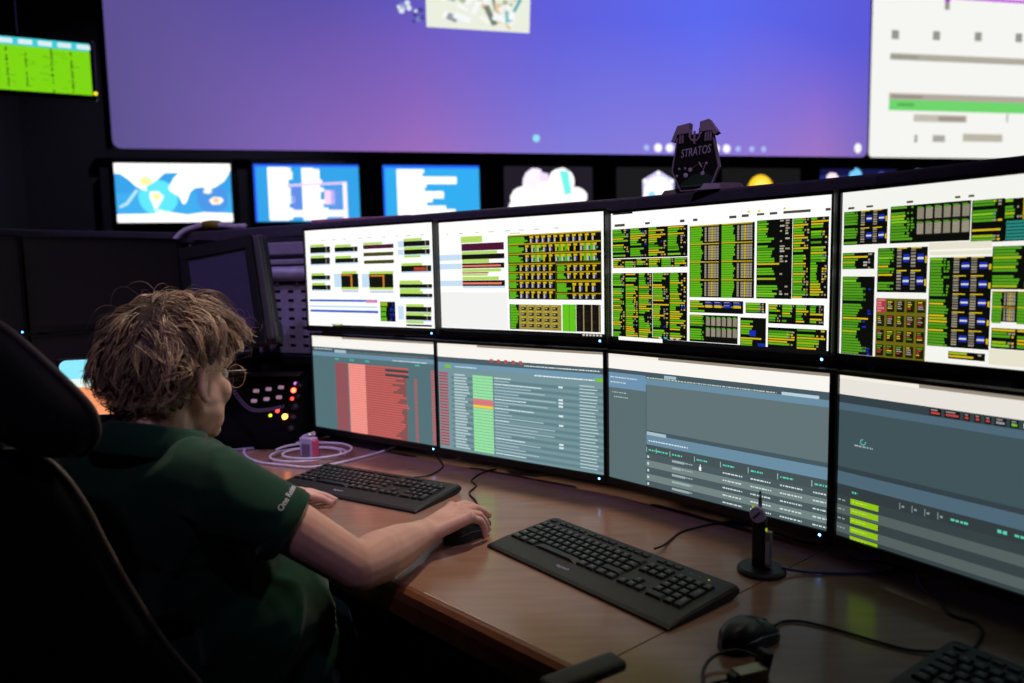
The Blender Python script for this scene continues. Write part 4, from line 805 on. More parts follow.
# ------------------------------------------------------------------ mice
mouse_mat = mat('mouse_plastic', (30, 32, 36), 0.38, var=0.08)
silver = mat('silver_strip', (120, 124, 150), 0.3, metal=0.7)
def make_mouse(label, x, y, az):
    t = thing('computer_mouse', label, 'mouse', (x, y, DZ+0.0005), PI/2-az-PI/2, 'computer mice')
    def lofted(x_lo, x_hi, y_lo, y_hi, lift, nm, m):
        bm = NB(); ny, nx = 22, 16; g_ = []
        for j in range(ny+1):
            yy = y_lo+(y_hi-y_lo)*j/ny; s = yy/0.057
            hw = 0.031*math.sqrt(max(0, 1-abs(s)**2.6))*(1-0.10*math.exp(-((s-0.1)/0.35)**2)); top = 0.037*max(0, 1-abs((s+0.18)/1.2)**2.3)*(0.9 if s > 0 else 1)
            rw = []
            for i in range(nx+1):
                u = -1+2*i/nx; xx = max(x_lo, min(x_hi, u*hw)); uu = xx/hw if hw > 1e-5 else 0
                rw.append(bm.verts.new((xx, yy, 0.0005+lift+top*max(0, 1-abs(uu)**3.2)**0.5)))
            g_.append(rw)
        for j in range(ny):
            for i in range(nx): bm.faces.new((g_[j][i], g_[j][i+1], g_[j+1][i+1], g_[j+1][i]))
        if nm == 'body':
            bot = [[bm.verts.new((v.co.x, v.co.y, 0.0)) for v in (rw[0], rw[-1])] for rw in g_]
            for j in range(ny):
                bm.faces.new((bot[j][1], bot[j][0], bot[j+1][0], bot[j+1][1])); bm.faces.new((g_[j][0], g_[j+1][0], bot[j+1][0], bot[j][0])); bm.faces.new((g_[j+1][-1], g_[j][-1], bot[j][1], bot[j+1][1]))
        bmesh.ops.remove_doubles(bm, verts=bm.verts, dist=1e-6)
        return obj(nm, bm, m, t, True)
    lofted(-1, 1, -0.0569, 0.0569, 0, 'body', mouse_mat)
    def surf(yy):
        s = yy/0.057; hw = 0.031*math.sqrt(max(0, 1-abs(s)**2.6))*(1-0.10*math.exp(-((s-0.1)/0.35)**2)); top = 0.037*max(0, 1-abs((s+0.18)/1.2)**2.3)*(0.9 if s > 0 else 1)
        return 0.93*hw, 0.001+top*(1-0.93**3.2)**0.5
    lofted(-0.026, -0.0012, 0.008, 0.053, 0.0009, 'button', mouse_mat); lofted(0.0012, 0.026, 0.008, 0.053, 0.0009, 'button', mouse_mat)
    bm = NB(); add_lathe(bm, [(0, -0.0035), (0.009, -0.0035), (0.010, -0.002), (0.010, 0.002), (0.009, 0.0035), (0, 0.0035)], 18); bmesh.ops.rotate(bm, verts=bm.verts, cent=(0, 0, 0), matrix=Matrix.Rotation(PI/2, 3, 'Y')); bmesh.ops.translate(bm, verts=bm.verts, vec=(0, 0.03, 0.0165)); obj('scroll_wheel', bm, black_plastic, t, True)
    for s in (-1, 1):
        bm = NB(); add_tube(bm, [(s*surf(yy)[0], yy, surf(yy)[1]) for yy in [-0.038+0.008*i for i in range(11)]], 0.0013, 6); obj('side_strip', bm, silver, t, True)
    bm = NB(); add_tube(bm, [(0, 0.053, 0.006), (0, 0.064, 0.005)], [0.0035, 0.0026], 8); obj('cable_sleeve', bm, black_plastic, t, True)
    return t
make_mouse('dark mouse standing free on the right of the worktop', 0.336, 1.030, math.radians(55))
make_mouse('dark mouse under the operator\'s right hand', -0.104, 1.477, math.radians(42))
cable('mouse_cable', 'black mouse cable trailing right across the worktop', [(0.389, 1.067, zc+0.003), (0.405, 1.083, zc), (0.43, 1.083, zc), (0.457, 1.068, zc), (0.485, 1.045, zc), (0.515, 1.018, zc), (0.55, 0.992, zc), (0.585, 0.985, zc+0.001)], 0.0022, cable_black)
cable('mouse_cable', 'short crinkled cable between the held mouse and the monitor', [(-0.061, 1.525, zc+0.003), (-0.056, 1.557, zc), (-0.078, 1.62, zc), (-0.092, 1.70, zc), (-0.112, 1.77, zc), (-0.098, 1.83, zc), (-0.112, 1.88, zc), (-0.085, 1.95, zc), (-0.05, 1.985, zc)], 0.0023, cable_black)

# ------------------------------------------------------------------ round-based USB stand
t = thing('usb_stand', 'black round-based USB stand holding a small stick, below the monitors', 'usb stand', (0.437, 1.275, DZ), -0.75)
bm = NB(); add_lathe(bm, [(0, 0), (0.040, 0), (0.042, 0.002), (0.042, 0.006), (0.038, 0.010), (0, 0.011)], 36); obj('base', bm, black_plastic, t, False)
bm = NB(); add_box(bm, (-0.004, 0.0, 0.055), (0.024, 0.018, 0.096), 0.004); obj('post', bm, black_plastic, t)
bm = NB(); add_box(bm, (0.0135, -0.002, 0.045), (0.010, 0.012, 0.066), 0.002); o1 = obj('usb_stick', bm, grey_metal, t)
bm = NB(); add_box(bm, (0.0135, -0.0085, 0.04), (0.006, 0.0012, 0.04)); obj('label_plate', bm, mat('white_label', (200, 200, 206), 0.5), o1)
bm = NB(); add_lathe(bm, [(0, -0.004), (0.013, -0.004), (0.0145, -0.002), (0.0145, 0.002), (0.013, 0.004), (0, 0.004)], 24); bmesh.ops.rotate(bm, verts=bm.verts, cent=(0, 0, 0), matrix=Matrix.Rotation(PI/2-0.15, 3, 'X')); bmesh.ops.translate(bm, verts=bm.verts, vec=(-0.004, -0.009, 0.106)); d_ = obj('round_port', bm, mat('pale_plastic', (206, 204, 220), 0.4), t)
bm = NB(); add_tube(bm, [(-0.010, -0.014, 0.100), (0.002, -0.014, 0.113)], 0.002, 6); obj('slot', bm, cable_blue, d_)
bm = NB(); add_box(bm, (-0.004, 0.0, 0.120), (0.006, 0.004, 0.03), 0.001, 1); add_box(bm, (-0.004, 0.0, 0.140), (0.003, 0.003, 0.014)); obj('antenna', bm, grey_metal, t)
for (x, z) in ((0.012, 0.082), (-0.013, 0.118)):
    bm = NB(); add_ell(bm, (x, -0.009, z), (0.0022, 0.0016, 0.004), seg=8); obj('indicator', bm, mat('led_lime2', (150, 170, 20), 0.4, emis=(190, 200, 30), estr=0.6), t)
cable('usb_cable', 'blue cable running from the round USB stand towards the right monitors', [(0.468, 1.262, DZ+0.012), (0.49, 1.262, DZ+0.007), (0.525, 1.258, zc+0.001), (0.585, 1.252, zc+0.001), (0.65, 1.255, zc+0.001), (0.70, 1.29, zc+0.001), (0.745, 1.35, zc+0.001)], 0.0028, cable_blue)
cable('monitor_cable', 'thin dark cable lying below the rightmost monitors', [(0.622, 1.345, zc), (0.63, 1.31, zc), (0.655, 1.285, zc+0.006), (0.70, 1.25, zc)], 0.0022, cable_black)

# ------------------------------------------------------------------ connector bundle at the bottom edge
t = thing('connector_bundle', 'metal-bodied connector with looped black leads at the bottom of the picture', 'connector', (0.303, 0.925, DZ), 0.35)
bm = NB(); add_box(bm, (0.0, 0, 0.010), (0.045, 0.022, 0.018), 0.002); obj('metal_body', bm, mat('brass_steel', (130, 124, 106), 0.3, metal=0.8), t)
bm = NB(); add_box(bm, (0.032, 0.012, 0.016), (0.014, 0.02, 0.03), 0.003, rot=Matrix.Rotation(0.3, 3, 'Y')); obj('clip', bm, black_plastic, t)
bm = NB(); add_box(bm, (-0.026, 0, 0.010), (0.012, 0.016, 0.014), 0.003); obj('strain_relief', bm, black_plastic, t)
for k, pts in enumerate(([(-0.03, 0, 0.010), (-0.06, 0.004, 0.006), (-0.075, -0.02, 0.004), (-0.06, -0.06, 0.004)], [(0.03, 0.01, 0.02), (0.015, 0.045, 0.018), (-0.02, 0.052, 0.012), (-0.052, 0.03, 0.006), (-0.07, -0.01, 0.006), (-0.08, -0.05, 0.004)])):
    bm = NB(); add_tube(bm, catmull(pts, 8), 0.0024, 8); obj('lead', bm, cable_black, t, True)

# ------------------------------------------------------------------ plaque on the rail
px_, py_ = 0.431, 1.745
yawp = -0.55
plum = mat('plaque_wood', (158, 140, 158), 0.6, bump=0.2)
t = thing('emblem_plaque', 'dark hexagonal plaque lettered STRATOS, standing on the rail above the monitors', 'plaque', (px_, py_, RZ), yawp)
def ext(pts, y0, y1, nm, m, par):
    bm = NB(); a = [bm.verts.new((x, y0, z)) for x, z in pts]; b_ = [bm.verts.new((x, y1, z)) for x, z in pts]; n = len(pts)
    bm.faces.new(a); bm.faces.new(b_[::-1])
    for i in range(n): bm.faces.new((a[i], b_[i], b_[(i+1) % n], a[(i+1) % n]))
    bmesh.ops.recalc_face_normals(bm, faces=bm.faces); return obj(nm, bm, m, par)
hexo = [(-0.034, 0.002), (0.036, 0.002), (0.058, 0.052), (0.042, 0.132), (-0.042, 0.130), (-0.056, 0.050)]
ext(hexo, 0.0, 0.014, 'body', plum, t)
ext([(x*0.93, 0.004+z*0.955) for x, z in hexo], -0.0012, 0.0, 'face', mat('plaque_face', (16, 16, 16), 0.5), t)
# castellated top with three-pronged sign
ext([(-0.055, 0.118), (-0.046, 0.116), (-0.040, 0.132), (-0.012, 0.134), (-0.010, 0.156), (-0.040, 0.152)], -0.006, 0.018, 'top_block', plum, t)
ext([(0.012, 0.134), (0.040, 0.134), (0.046, 0.124), (0.056, 0.128), (0.034, 0.160), (0.014, 0.156)], -0.006, 0.018, 'top_block', plum, t)
for x in (-0.034, -0.028, 0.026, 0.032, 0.038): ext([(x-0.0022, 0.112), (x+0.0014, 0.112), (x+0.0024, 0.134), (x-0.0012, 0.134)], -0.004, 0.0, 'stripe', plum, t)
tr = ext([(-0.0022, 0.108), (0.0022, 0.108), (0.0022, 0.137), (-0.0022, 0.137)], -0.004, 0.0, 'trident', plum, t)
bm = NB(); add_tube(bm, [(0.012*math.cos(a), -0.002, 0.128+0.013*math.sin(a)) for a in [PI+PI*i/12 for i in range(13)]], 0.0022, 6); add_tube(bm, [(-0.012, -0.002, 0.128), (-0.012, -0.002, 0.142)], 0.0022, 6); add_tube(bm, [(0.012, -0.002, 0.128), (0.012, -0.002, 0.142)], 0.0022, 6); obj('trident_fork', bm, plum, t)
pale = mat('plaque_pale', (196, 186, 206), 0.6)
bm = text_bm('STRATOS', 0.0215, 0.0006, 0.3); bmesh.ops.scale(bm, verts=bm.verts, vec=(0.78, 1.25, 1)); bmesh.ops.rotate(bm, verts=bm.verts, cent=(0, 0, 0), matrix=Matrix.Rotation(PI/2, 3, 'X')); bmesh.ops.rotate(bm, verts=bm.verts, cent=(0, 0, 0), matrix=Matrix.Rotation(-0.09, 3, 'Y')); bmesh.ops.translate(bm, verts=bm.verts, vec=(0.002, -0.002, 0.090)); obj('lettering', bm, pale, t)
ext([(-0.034, 0.010), (0.036, 0.010), (0.044, 0.030), (0.020, 0.044), (-0.008, 0.036), (-0.032, 0.020)], -0.0022, -0.0012, 'green_hill', mat('plaque_green', (34, 62, 40), 0.6), t)
for x, z, r_ in ((-0.036, 0.054, 0.003), (-0.042, 0.038, 0.003), (-0.022, 0.054, 0.0025), (-0.010, 0.050, 0.005), (-0.021, 0.038, 0.0055), (0.019, 0.040, 0.005), (0.028, 0.062, 0.003)):
    bm = NB(); add_ell(bm, (x, -0.002, z), (r_, 0.001, r_), seg=10); obj('star', bm, pale, t)
bm = NB(); add_tube(bm, [(-0.01, -0.002, 0.05), (0.006, -0.002, 0.060), (0.03, -0.002, 0.064)], 0.0006, 5); obj('yellow_line', bm, mat('plaque_yellow', (150, 130, 40), 0.6), t)
bm = NB(); add_tube(bm, [(0.010, -0.002, 0.066), (0.017, -0.002, 0.054)], 0.0016, 5); add_tube(bm, [(0.027, -0.002, 0.064), (0.020, -0.002, 0.044)], 0.0007, 5); obj('satellite', bm, pale, t)
bm = NB()
for k in range(12): add_box(bm, (-0.028+k*0.005, -0.0022, 0.0135), (0.0035, 0.0006, 0.003))
obj('small_print', bm, mat('plaque_blue', (60, 110, 110), 0.6), t)
cloth = mat('taupe_card', (150, 126, 134), 0.8, bump=0.2)
ext([(-0.085, 0.0), (0.108, 0.0), (0.100, 0.014), (0.06, 0.017), (-0.045, 0.010), (-0.078, 0.008)], 0.014, 0.03, 'stand', cloth, t)
ext([(0.004, 0.0), (0.066, 0.0), (0.066, 0.012), (0.030, 0.014), (0.022, 0.004)], -0.028, -0.010, 'card_tab', mat('lilac_card', (186, 176, 196), 0.7), t)

# ------------------------------------------------------------------ rack bay between the off monitors and the lit ones
ra, rb = Vector((-1.10, 2.66, 0)), Vector((-0.60, 2.47, 0)); rd = rb-ra; ryaw = math.atan2(rd.y, rd.x); RWD = rd.length
t = thing('rack_bay', 'grey metal rack bay with horizontal bars and slotted plate, behind the tilted black monitor', 'rack', ((ra.x+rb.x)/2, (ra.y+rb.y)/2, DZ), ryaw)
bm = NB(); add_box(bm, (0, 0.06, 0.335), (RWD, 0.02, 0.67)); obj('back_plate', bm, mat('rack_back', (52, 50, 58), 0.6), t)
for s in (-1, 1):
    bm = NB(); add_box(bm, (s*(RWD/2-0.01), 0.02, 0.335), (0.02, 0.10, 0.67)); obj('side_post', bm, black_metal, t)
for z, h in ((0.630, 0.042), (0.585, 0.018)):
    bm = NB(); add_box(bm, (0, 0.0, z), (RWD-0.04, 0.03, h), 0.004); obj('bar', bm, panel_metal, t)
bm = NB(); add_tube(bm, [(-RWD/2+0.03, -0.005, 0.545), (RWD/2-0.03, -0.005, 0.545)], 0.026, 16); obj('roller', bm, panel_metal, t, True)
# slotted plate: real slots between bars
nx, nz, pw_, ph_ = 9, 7, RWD-0.05, 0.215
bm = NB(); z0p = 0.285
for j in range(nz+1): add_box(bm, (0, 0.0, z0p+ph_*j/nz), (pw_, 0.004, ph_/nz*0.66))
for i in range(nx+1): add_box(bm, (-pw_/2+pw_*i/nx, 0.0, z0p+ph_/2), (pw_/nx*0.56, 0.0038, ph_+0.02))
obj('slotted_plate', bm, panel_metal, t)
bm = NB(); add_box(bm, (0, -0.01, 0.255), (RWD-0.04, 0.05, 0.03), 0.004); obj('shelf', bm, black_plastic, t)
for x in (-0.02, 0.06, 0.14):
    bm = NB(); add_lathe(bm, [(0, 0), (0.006, 0), (0.006, 0.004), (0, 0.005)], 10); bmesh.ops.rotate(bm, verts=bm.verts, cent=(0, 0, 0), matrix=Matrix.Rotation(PI/2, 3, 'X')); bmesh.ops.translate(bm, verts=bm.verts, vec=(x, -0.006, 0.512)); obj('screw', bm, grey_metal, t)

# ------------------------------------------------------------------ tilted black monitor on an arm
t = thing('tilted_monitor', 'boxy black monitor tilted askew with a dull grey screen, behind the operator', 'monitor', (-0.875, 2.28, 1.225), 0)
t.rotation_euler = Euler((-0.22, -0.17, -0.02), 'XYZ')
bm = NB(); add_box(bm, (0.004, 0.03, 0), (0.262, 0.05, 0.345), 0.008); obj('housing', bm, mat('old_plastic', (40, 40, 40), 0.5), t)
bm = NB()
for (x, z, w, h) in ((0, 0.152, 0.235, 0.04), (0, -0.147, 0.235, 0.05), (-0.104, 0, 0.027, 0.27), (0.104, 0, 0.027, 0.27)): add_box(bm, (x-0.012, 0.0, z), (w, 0.016, h), 0.003, 1)
obj('bezel', bm, bezel_mat, t)
bm = NB(); add_box(bm, (-0.012, 0.003, 0.004), (0.185, 0.004, 0.262)); obj('screen', bm, mat('dull_screen', (66, 62, 84), 0.25, var=0.05), t)
bm = NB(); add_box(bm, (0.119, 0.006, 0), (0.024, 0.03, 0.33), 0.006); obj('grip_strip', bm, mat('grip_plastic', (52, 52, 50), 0.6), t)
bm = NB(); add_box(bm, (0.115, 0.03, -0.135), (0.05, 0.07, 0.07), 0.012); obj('hinge_block', bm, black_plastic, t)
bm = NB(); add_tube(bm, [(0, 0.05, -0.02), (0, 0.12, -0.10)], 0.014, 10); obj('arm_stub', bm, black_metal, t)
t2 = thing('monitor_stand', 'black upright stand carrying the tilted black monitor', 'monitor mount', (-0.875, 2.505, DZ), 0)
bm = NB(); add_lathe(bm, [(0, 0), (0.05, 0), (0.05, 0.012), (0.016, 0.016), (0.016, 0.44), (0, 0.44)], 16); obj('column', bm, black_metal, t2)
bm = NB(); add_tube(bm, [(0, 0, 0.42), (0, -0.115, 0.40)], 0.013, 10); obj('elbow', bm, black_metal, t2)

# ------------------------------------------------------------------ intercom panel with lit keys
t = thing('intercom_panel', 'black desk intercom with pale keys and glowing red and orange lamps', 'intercom', (-0.803, 2.37, DZ), -0.08)
def sloped(y, z): return (y, z)
prof = [(-0.10, 0.0), (-0.10, 0.035), (0.02, 0.205), (0.06, 0.215), (0.06, 0.0)]
bm = NB(); a = [bm.verts.new((-0.135, y, z)) for y, z in prof]; b_ = [bm.verts.new((0.135, y, z)) for y, z in prof]
bm.faces.new(a[::-1]); bm.faces.new(b_)
for i in range(5): bm.faces.new((a[i], a[(i+1) % 5], b_[(i+1) % 5], b_[i]))
bmesh.ops.recalc_face_normals(bm, faces=bm.faces); bmesh.ops.bevel(bm, geom=list(bm.edges), offset=0.004, segments=2, affect='EDGES'); obj('case', bm, mat('intercom_black', (7, 7, 8), 0.9, spec=0.1), t)
sa = math.atan2(0.17, 0.12); RX = Matrix.Rotation(sa, 3, 'X')
def onslope(x, s): return (x+0.03, -0.10+0.12*s, 0.035+0.17*s)
keym = mat('pale_key', (206, 176, 196), 0.4, emis=(226, 180, 206), estr=0.25)
for x in (-0.055, -0.015, 0.025):
    for s in (0.62, 0.79):
        bm = NB(); add_box(bm, (0, 0, 0.003), (0.018, 0.011, 0.007), 0.0015, 1); bmesh.ops.rotate(bm, verts=bm.verts, cent=(0, 0, 0), matrix=RX); bmesh.ops.translate(bm, verts=bm.verts, vec=onslope(x, s+0.05*(x+0.055)/0.04*0.6)); obj('key', bm, keym, t)
for (x, s, r_, c_, e_) in ((0.068, 0.80, 0.0085, (255, 90, 60), 6), (0.068, 0.66, 0.006, (230, 50, 40), 4), (0.028, 0.46, 0.007, (230, 60, 60), 4), (0.008, 0.38, 0.0055, (190, 200, 40), 2.5), (0.056, 0.36, 0.0095, (255, 150, 60), 7), (0.070, 0.92, 0.006, (190, 110, 200), 1.5)):
    bm = NB(); add_ell(bm, onslope(x, s), (r_, r_, r_), seg=12); obj('lamp', bm, mat('lamp_%d_%d' % (c_[0], int(s*100)), c_, 0.3, emis=c_, estr=e_), t, True)
for k in range(5):
    bm = NB(); add_lathe(bm, [(0, 0), (0.011, 0), (0.010, 0.012), (0, 0.013)], 14); bmesh.ops.rotate(bm, verts=bm.verts, cent=(0, 0, 0), matrix=RX); bmesh.ops.translate(bm, verts=bm.verts, vec=onslope(0.085, 0.15+0.18*k)); obj('knob', bm, dark_plastic, t, True)
bm = NB(); add_box(bm, (0, 0.02, 0.222), (0.24, 0.05, 0.01), 0.003); obj('top_strip', bm, dark_plastic, t)
# coiled handset cord
bm = NB(); base = catmull([(-0.875, 2.20, 1.00), (-0.845, 2.195, 0.955), (-0.815, 2.19, 0.91), (-0.785, 2.185, 0.885), (-0.745, 2.19, 0.88), (-0.70, 2.22, 0.885)], 40)
pts = []
for i, p_ in enumerate(base): an = i*0.95; pts.append((p_.x+0.005*math.cos(an), p_.y+0.005*math.sin(an), p_.z+0.004*math.sin(an)))
add_tube(bm, pts, 0.0016, 5)
o = obj('coiled_cord', bm, mat('cord_dark', (80, 62, 90), 0.5), None, True); tag(o, 'coiled dark telephone cord hanging beside the glasses and intercom', 'cord')
# handset stand the cord belongs to
t = thing('handset', 'dark telephone handset standing in its cradle behind the operator\'s face', 'telephone', (-1.01, 2.26, DZ), 0.2)
bm = NB(); add_box(bm, (0, 0, 0.04), (0.10, 0.12, 0.08), 0.01); obj('cradle', bm, black_plastic, t)
bm = NB(); add_tube(bm, catmull([(0, -0.02, 0.07), (0, -0.035, 0.14), (0, -0.03, 0.22), (0.01, -0.015, 0.28)], 6), [0.022]*6+[0.016]*7+[0.018]*6, 10); obj('grip', bm, black_plastic, t, True)

# white cable coil and small boxed adapter
cw = [(-0.600, 2.185, DZ+0.045), (-0.68, 2.27, DZ+0.02), (-0.76, 2.34, zc+0.001), (-0.822, 2.35, zc+0.001), (-0.84, 2.27, zc+0.001), (-0.80, 2.17, zc+0.001), (-0.735, 2.10, zc+0.001), (-0.66, 2.065, zc+0.001), (-0.58, 2.035, zc+0.001), (-0.52, 2.06, zc+0.001), (-0.47, 2.11, zc+0.001), (-0.412, 2.18, zc+0.001), (-0.36, 2.27, zc+0.001)]
cable('network_cable', 'pale network cable looping from the small white adapter box', cw, 0.0042, cable_white, n=12)
cw = []
for i in range(40): an = i*0.40; r_ = 0.085+0.02*math.sin(i*0.23); cw.append((-0.60+r_*1.15*math.cos(an), 2.15+r_*0.95*math.sin(an), zc+0.006+0.0012*i*0.35))
cable('network_cable', 'pale coiled network cable lying round the small white adapter box', cw, 0.0036, cable_white, n=3)
cable('network_cable', 'pale cable running along the edge of the farthest keyboard towards the sleeve', [(-0.82, 2.08, zc+0.001), (-0.74, 1.99, zc+0.001), (-0.67, 1.91, zc+0.001), (-0.61, 1.86, zc+0.001), (-0.590, 1.875, zc+0.001)], 0.0038, cable_white)
t = thing('adapter_box', 'small white adapter box with a pink side among the cable loops', 'adapter', (-0.612, 2.168, DZ+0.001), -0.5)
bm = NB(); add_box(bm, (0, 0, 0.03), (0.048, 0.03, 0.06), 0.004); obj('case', bm, mat('adapter_white', (196, 188, 214), 0.5), t)
bm = NB(); add_box(bm, (0.003, -0.0155, 0.024), (0.032, 0.002, 0.036), 0.0008, 1); obj('front_plate', bm, mat('adapter_grey', (120, 112, 140), 0.5), t)
bm = NB(); add_box(bm, (0.026, 0, 0.028), (0.008, 0.024, 0.05), 0.003); obj('pink_side', bm, mat('adapter_pink', (226, 100, 140), 0.5), t)
bm = NB(); add_tube(bm, [(-0.02, 0, 0.058), (0.02, 0.004, 0.072)], 0.006, 8); obj('plug', bm, mat('plug_lilac', (206, 180, 220), 0.5), t)
bm = NB(); add_ell(bm, (0.012, -0.006, 0.070), (0.003, 0.002, 0.002), seg=8); obj('green_lamp', bm, mat('led_green_s', (150, 220, 30), 0.4, emis=(180, 230, 40), estr=1.5), t)
# papers and pens on the desk behind the operator
for k, (x, y, rz, c_, lb) in enumerate(((-0.985, 2.30, 0.6, (176, 164, 206), 'loose lilac-lit paper sheet on the desk by the intercom'), (-0.93, 2.23, -0.2, (206, 200, 226), 'small white paper slip behind the operator\'s chin'))):
    bm = NB(); add_box(bm, (0, 0, 0.001+0.001*k), (0.21 if k == 0 else 0.10, 0.15 if k == 0 else 0.07, 0.0012)); o = obj('paper_sheet', bm, mat('paper_%d' % k, c_, 0.8), None); o.location = (x, y, DZ); o.rotation_euler = (0, 0, rz); tag(o, lb, 'paper')
bm = NB(); add_tube(bm, [(-0.055, 0, 0), (-0.045, 0, 0.0), (0.055, 0, 0), (0.068, 0, 0)], [0.0035, 0.0045, 0.0045, 0.0015], 8); o = obj('pen', bm, mat('pen_grey', (130, 124, 150), 0.4), None); o.location = (-0.865, 2.255, DZ+0.0048); o.rotation_euler = (0, 0, 0.35); tag(o, 'grey pen lying on the desk beside the intercom', 'pen')

# cable over the rail with a yellow collar, and a flat pinkish box on the rail, pink light put into its colour
t = thing('rail_cable', 'pale cable with a yellow collar draped over the rail above the tilted monitor', 'cable', (0, 0, 0))
bm = NB(); add_tube(bm, catmull([(-1.315, 2.90, 1.40), (-1.300, 2.915, 1.432), (-1.275, 2.93, 1.460), (-1.228, 2.945, 1.478), (-1.173, 2.937, 1.484), (-1.11, 2.905, 1.476), (-1.05, 2.867, 1.469), (-1.0, 2.833, 1.468)], 6), 0.010, 10); obj('lead', bm, cable_white, t, True)
bm = NB(); add_tube(bm, [(-1.20, 2.943, 1.481), (-1.17, 2.936, 1.484), (-1.13, 2.915, 1.480)], 0.016, 12); obj('yellow_collar', bm, mat('yellow_tape', (150, 132, 30), 0.5), t, True)
bm = NB(); add_box(bm, (-0.50, 2.535, RZ+0.006), (0.40, 0.035, 0.012), 0.003, rot=Matrix.Rotation(-0.42, 3, 'Z')); bm2 = bm
o = obj('cable_duct', bm2, mat('pink_lit_duct', (190, 120, 140), 0.5), None); tag(o, 'thin pinkish cable duct with pink light in its colour, lying on the rail above the leftmost lit monitor', 'cable duct')
# tablet with a beach picture
t = thing('tablet', 'small lit tablet showing a beach picture on the far left desk', 'tablet', (-1.165, 2.10, DZ), 0.28)
bm = NB(); add_box(bm, (0, 0.006, 0.235), (0.245, 0.010, 0.172), 0.004); obj('case', bm, black_plastic, t)
P = [(rrect(-0.115, 0.155, 0.115, 0.315, 0.02, 5), (130, 214, 230), 0), ([(-0.113, 0.1552), (0.113, 0.1552), (0.115, 0.232), (-0.115, 0.238)], (236, 146, 100), 1), ([(-0.115, 0.238), (0.115, 0.232), (0.115, 0.258), (-0.115, 0.262)], (216, 236, 226), 1), ([(-0.02, 0.240), (0.05, 0.240), (0.02, 0.285), (0.0, 0.275)], (206, 150, 70), 2), ([(-0.02, 0.236), (0.04, 0.236), (0.04, 0.242), (-0.02, 0.242)], (110, 110, 90), 3)]
poly_screen('screen', P, DISP_TV, t, -0.0002, 0.0002)
bm = NB(); add_lathe(bm, [(0, 0), (0.07, 0), (0.07, 0.008), (0.012, 0.012), (0.012, 0.16), (0, 0.16)], 20); bmesh.ops.translate(bm, verts=bm.verts, vec=(0, 0.028, 0)); obj('stand', bm, black_metal, t)
# ------------------------------------------------------------------ chairs
navy = mat('navy_fabric', (14, 17, 30), 0.85, bump=0.5, bscale=900, var=0.2, sheen=0.1)
chair_black = mat('chair_fabric', (13, 13, 14), 0.85, bump=0.5, bscale=700, var=0.2)
piping_mat = mat('grey_piping', (74, 64, 60), 0.6)
pad_mat = mat('armrest_rubber', (52, 52, 42), 0.55, bump=0.2, bscale=600)
def puffed(outline, centre, depth, nm, m, parent, tilt, origin, rings=7, back=0.5):
    """cushion from an outline (x, z): domed front and back; tilt leans it back about origin"""
    bm = NB(); n = len(outline); R = Matrix.Rotation(tilt, 3, 'X'); cx, cz = centre; prev = None; allr = []
    for side in (-1, 1):
        seq = []
        for k in range(rings+1):
            s = math.cos(k/rings*PI/2); d = math.sin(k/rings*PI/2)*depth*(1 if side < 0 else back)
            s = max(s, 0.0) if k < rings else 0.0
            seq.append((s**0.5 if s > 0 else 0, side*d))
        allr.append(seq)
    def P_(x, z, y): v = R @ Vector((x, y, z-origin[1])); return (v.x, v.y+origin[0], v.z+origin[1])
    eq = [bm.verts.new(P_(x, z, 0)) for x, z in outline]
    for seq in allr:
        last = eq
        for s, y in seq[1:-1]:
            cur = [bm.verts.new(P_(cx+(x-cx)*s, cz+(z-cz)*s, y)) for x, z in outline]
            for i in range(n): bm.faces.new((last[i], last[(i+1) % n], cur[(i+1) % n], cur[i]))
            last = cur
        c_ = bm.verts.new(P_(cx, cz, seq[-1][1]))
        for i in range(n): bm.faces.new((last[i], last[(i+1) % n], c_))
    bmesh.ops.recalc_face_normals(bm, faces=bm.faces)
    o = obj(nm, bm, m, parent, True)
    return o, [Vector(P_(x, z, 0)) for x, z in outline]
def closed_spline(pts, n=6):
    P = [Vector((x, 0, z)) for x, z in pts]; m = len(P); out = []
    for i in range(m):
        a, b_, c_, d = P[i-1], P[i], P[(i+1) % m], P[(i+2) % m]
        for k in range(n):
            t = k/n; v = 0.5*((2*b_)+(c_-a)*t+(2*a-5*b_+4*c_-d)*t*t+(3*b_-a-3*c_+d)*t**3); out.append((v.x, v.z))
    return out
def chair_base(t):
    bm = NB(); add_lathe(bm, [(0, 0.08), (0.035, 0.08), (0.035, 0.14), (0.025, 0.15), (0.025, 0.40), (0, 0.40)], 16); obj('gas_column', bm, black_metal, t, False)
    for k in range(5):
        a = 2*PI*k/5+0.3; c_, s_ = math.cos(a), math.sin(a)
        bm = NB(); add_tube(bm, [(0.02*c_, 0.02*s_, 0.11), (0.29*c_, 0.29*s_, 0.075)], [0.024, 0.015], 10); lg = obj('base_spoke', bm, black_plastic, t, True)
        bm = NB()
        for d in (-0.014, 0.014): add_tube(bm, [(0.29*c_-s_*(d-0.008), 0.29*s_+c_*(d-0.008), 0.028), (0.29*c_-s_*(d+0.008), 0.29*s_+c_*(d+0.008), 0.028)], 0.028, 14)
        add_tube(bm, [(0.29*c_, 0.29*s_, 0.03), (0.29*c_, 0.29*s_, 0.075)], 0.007, 8); obj('castor', bm, black_plastic, lg)
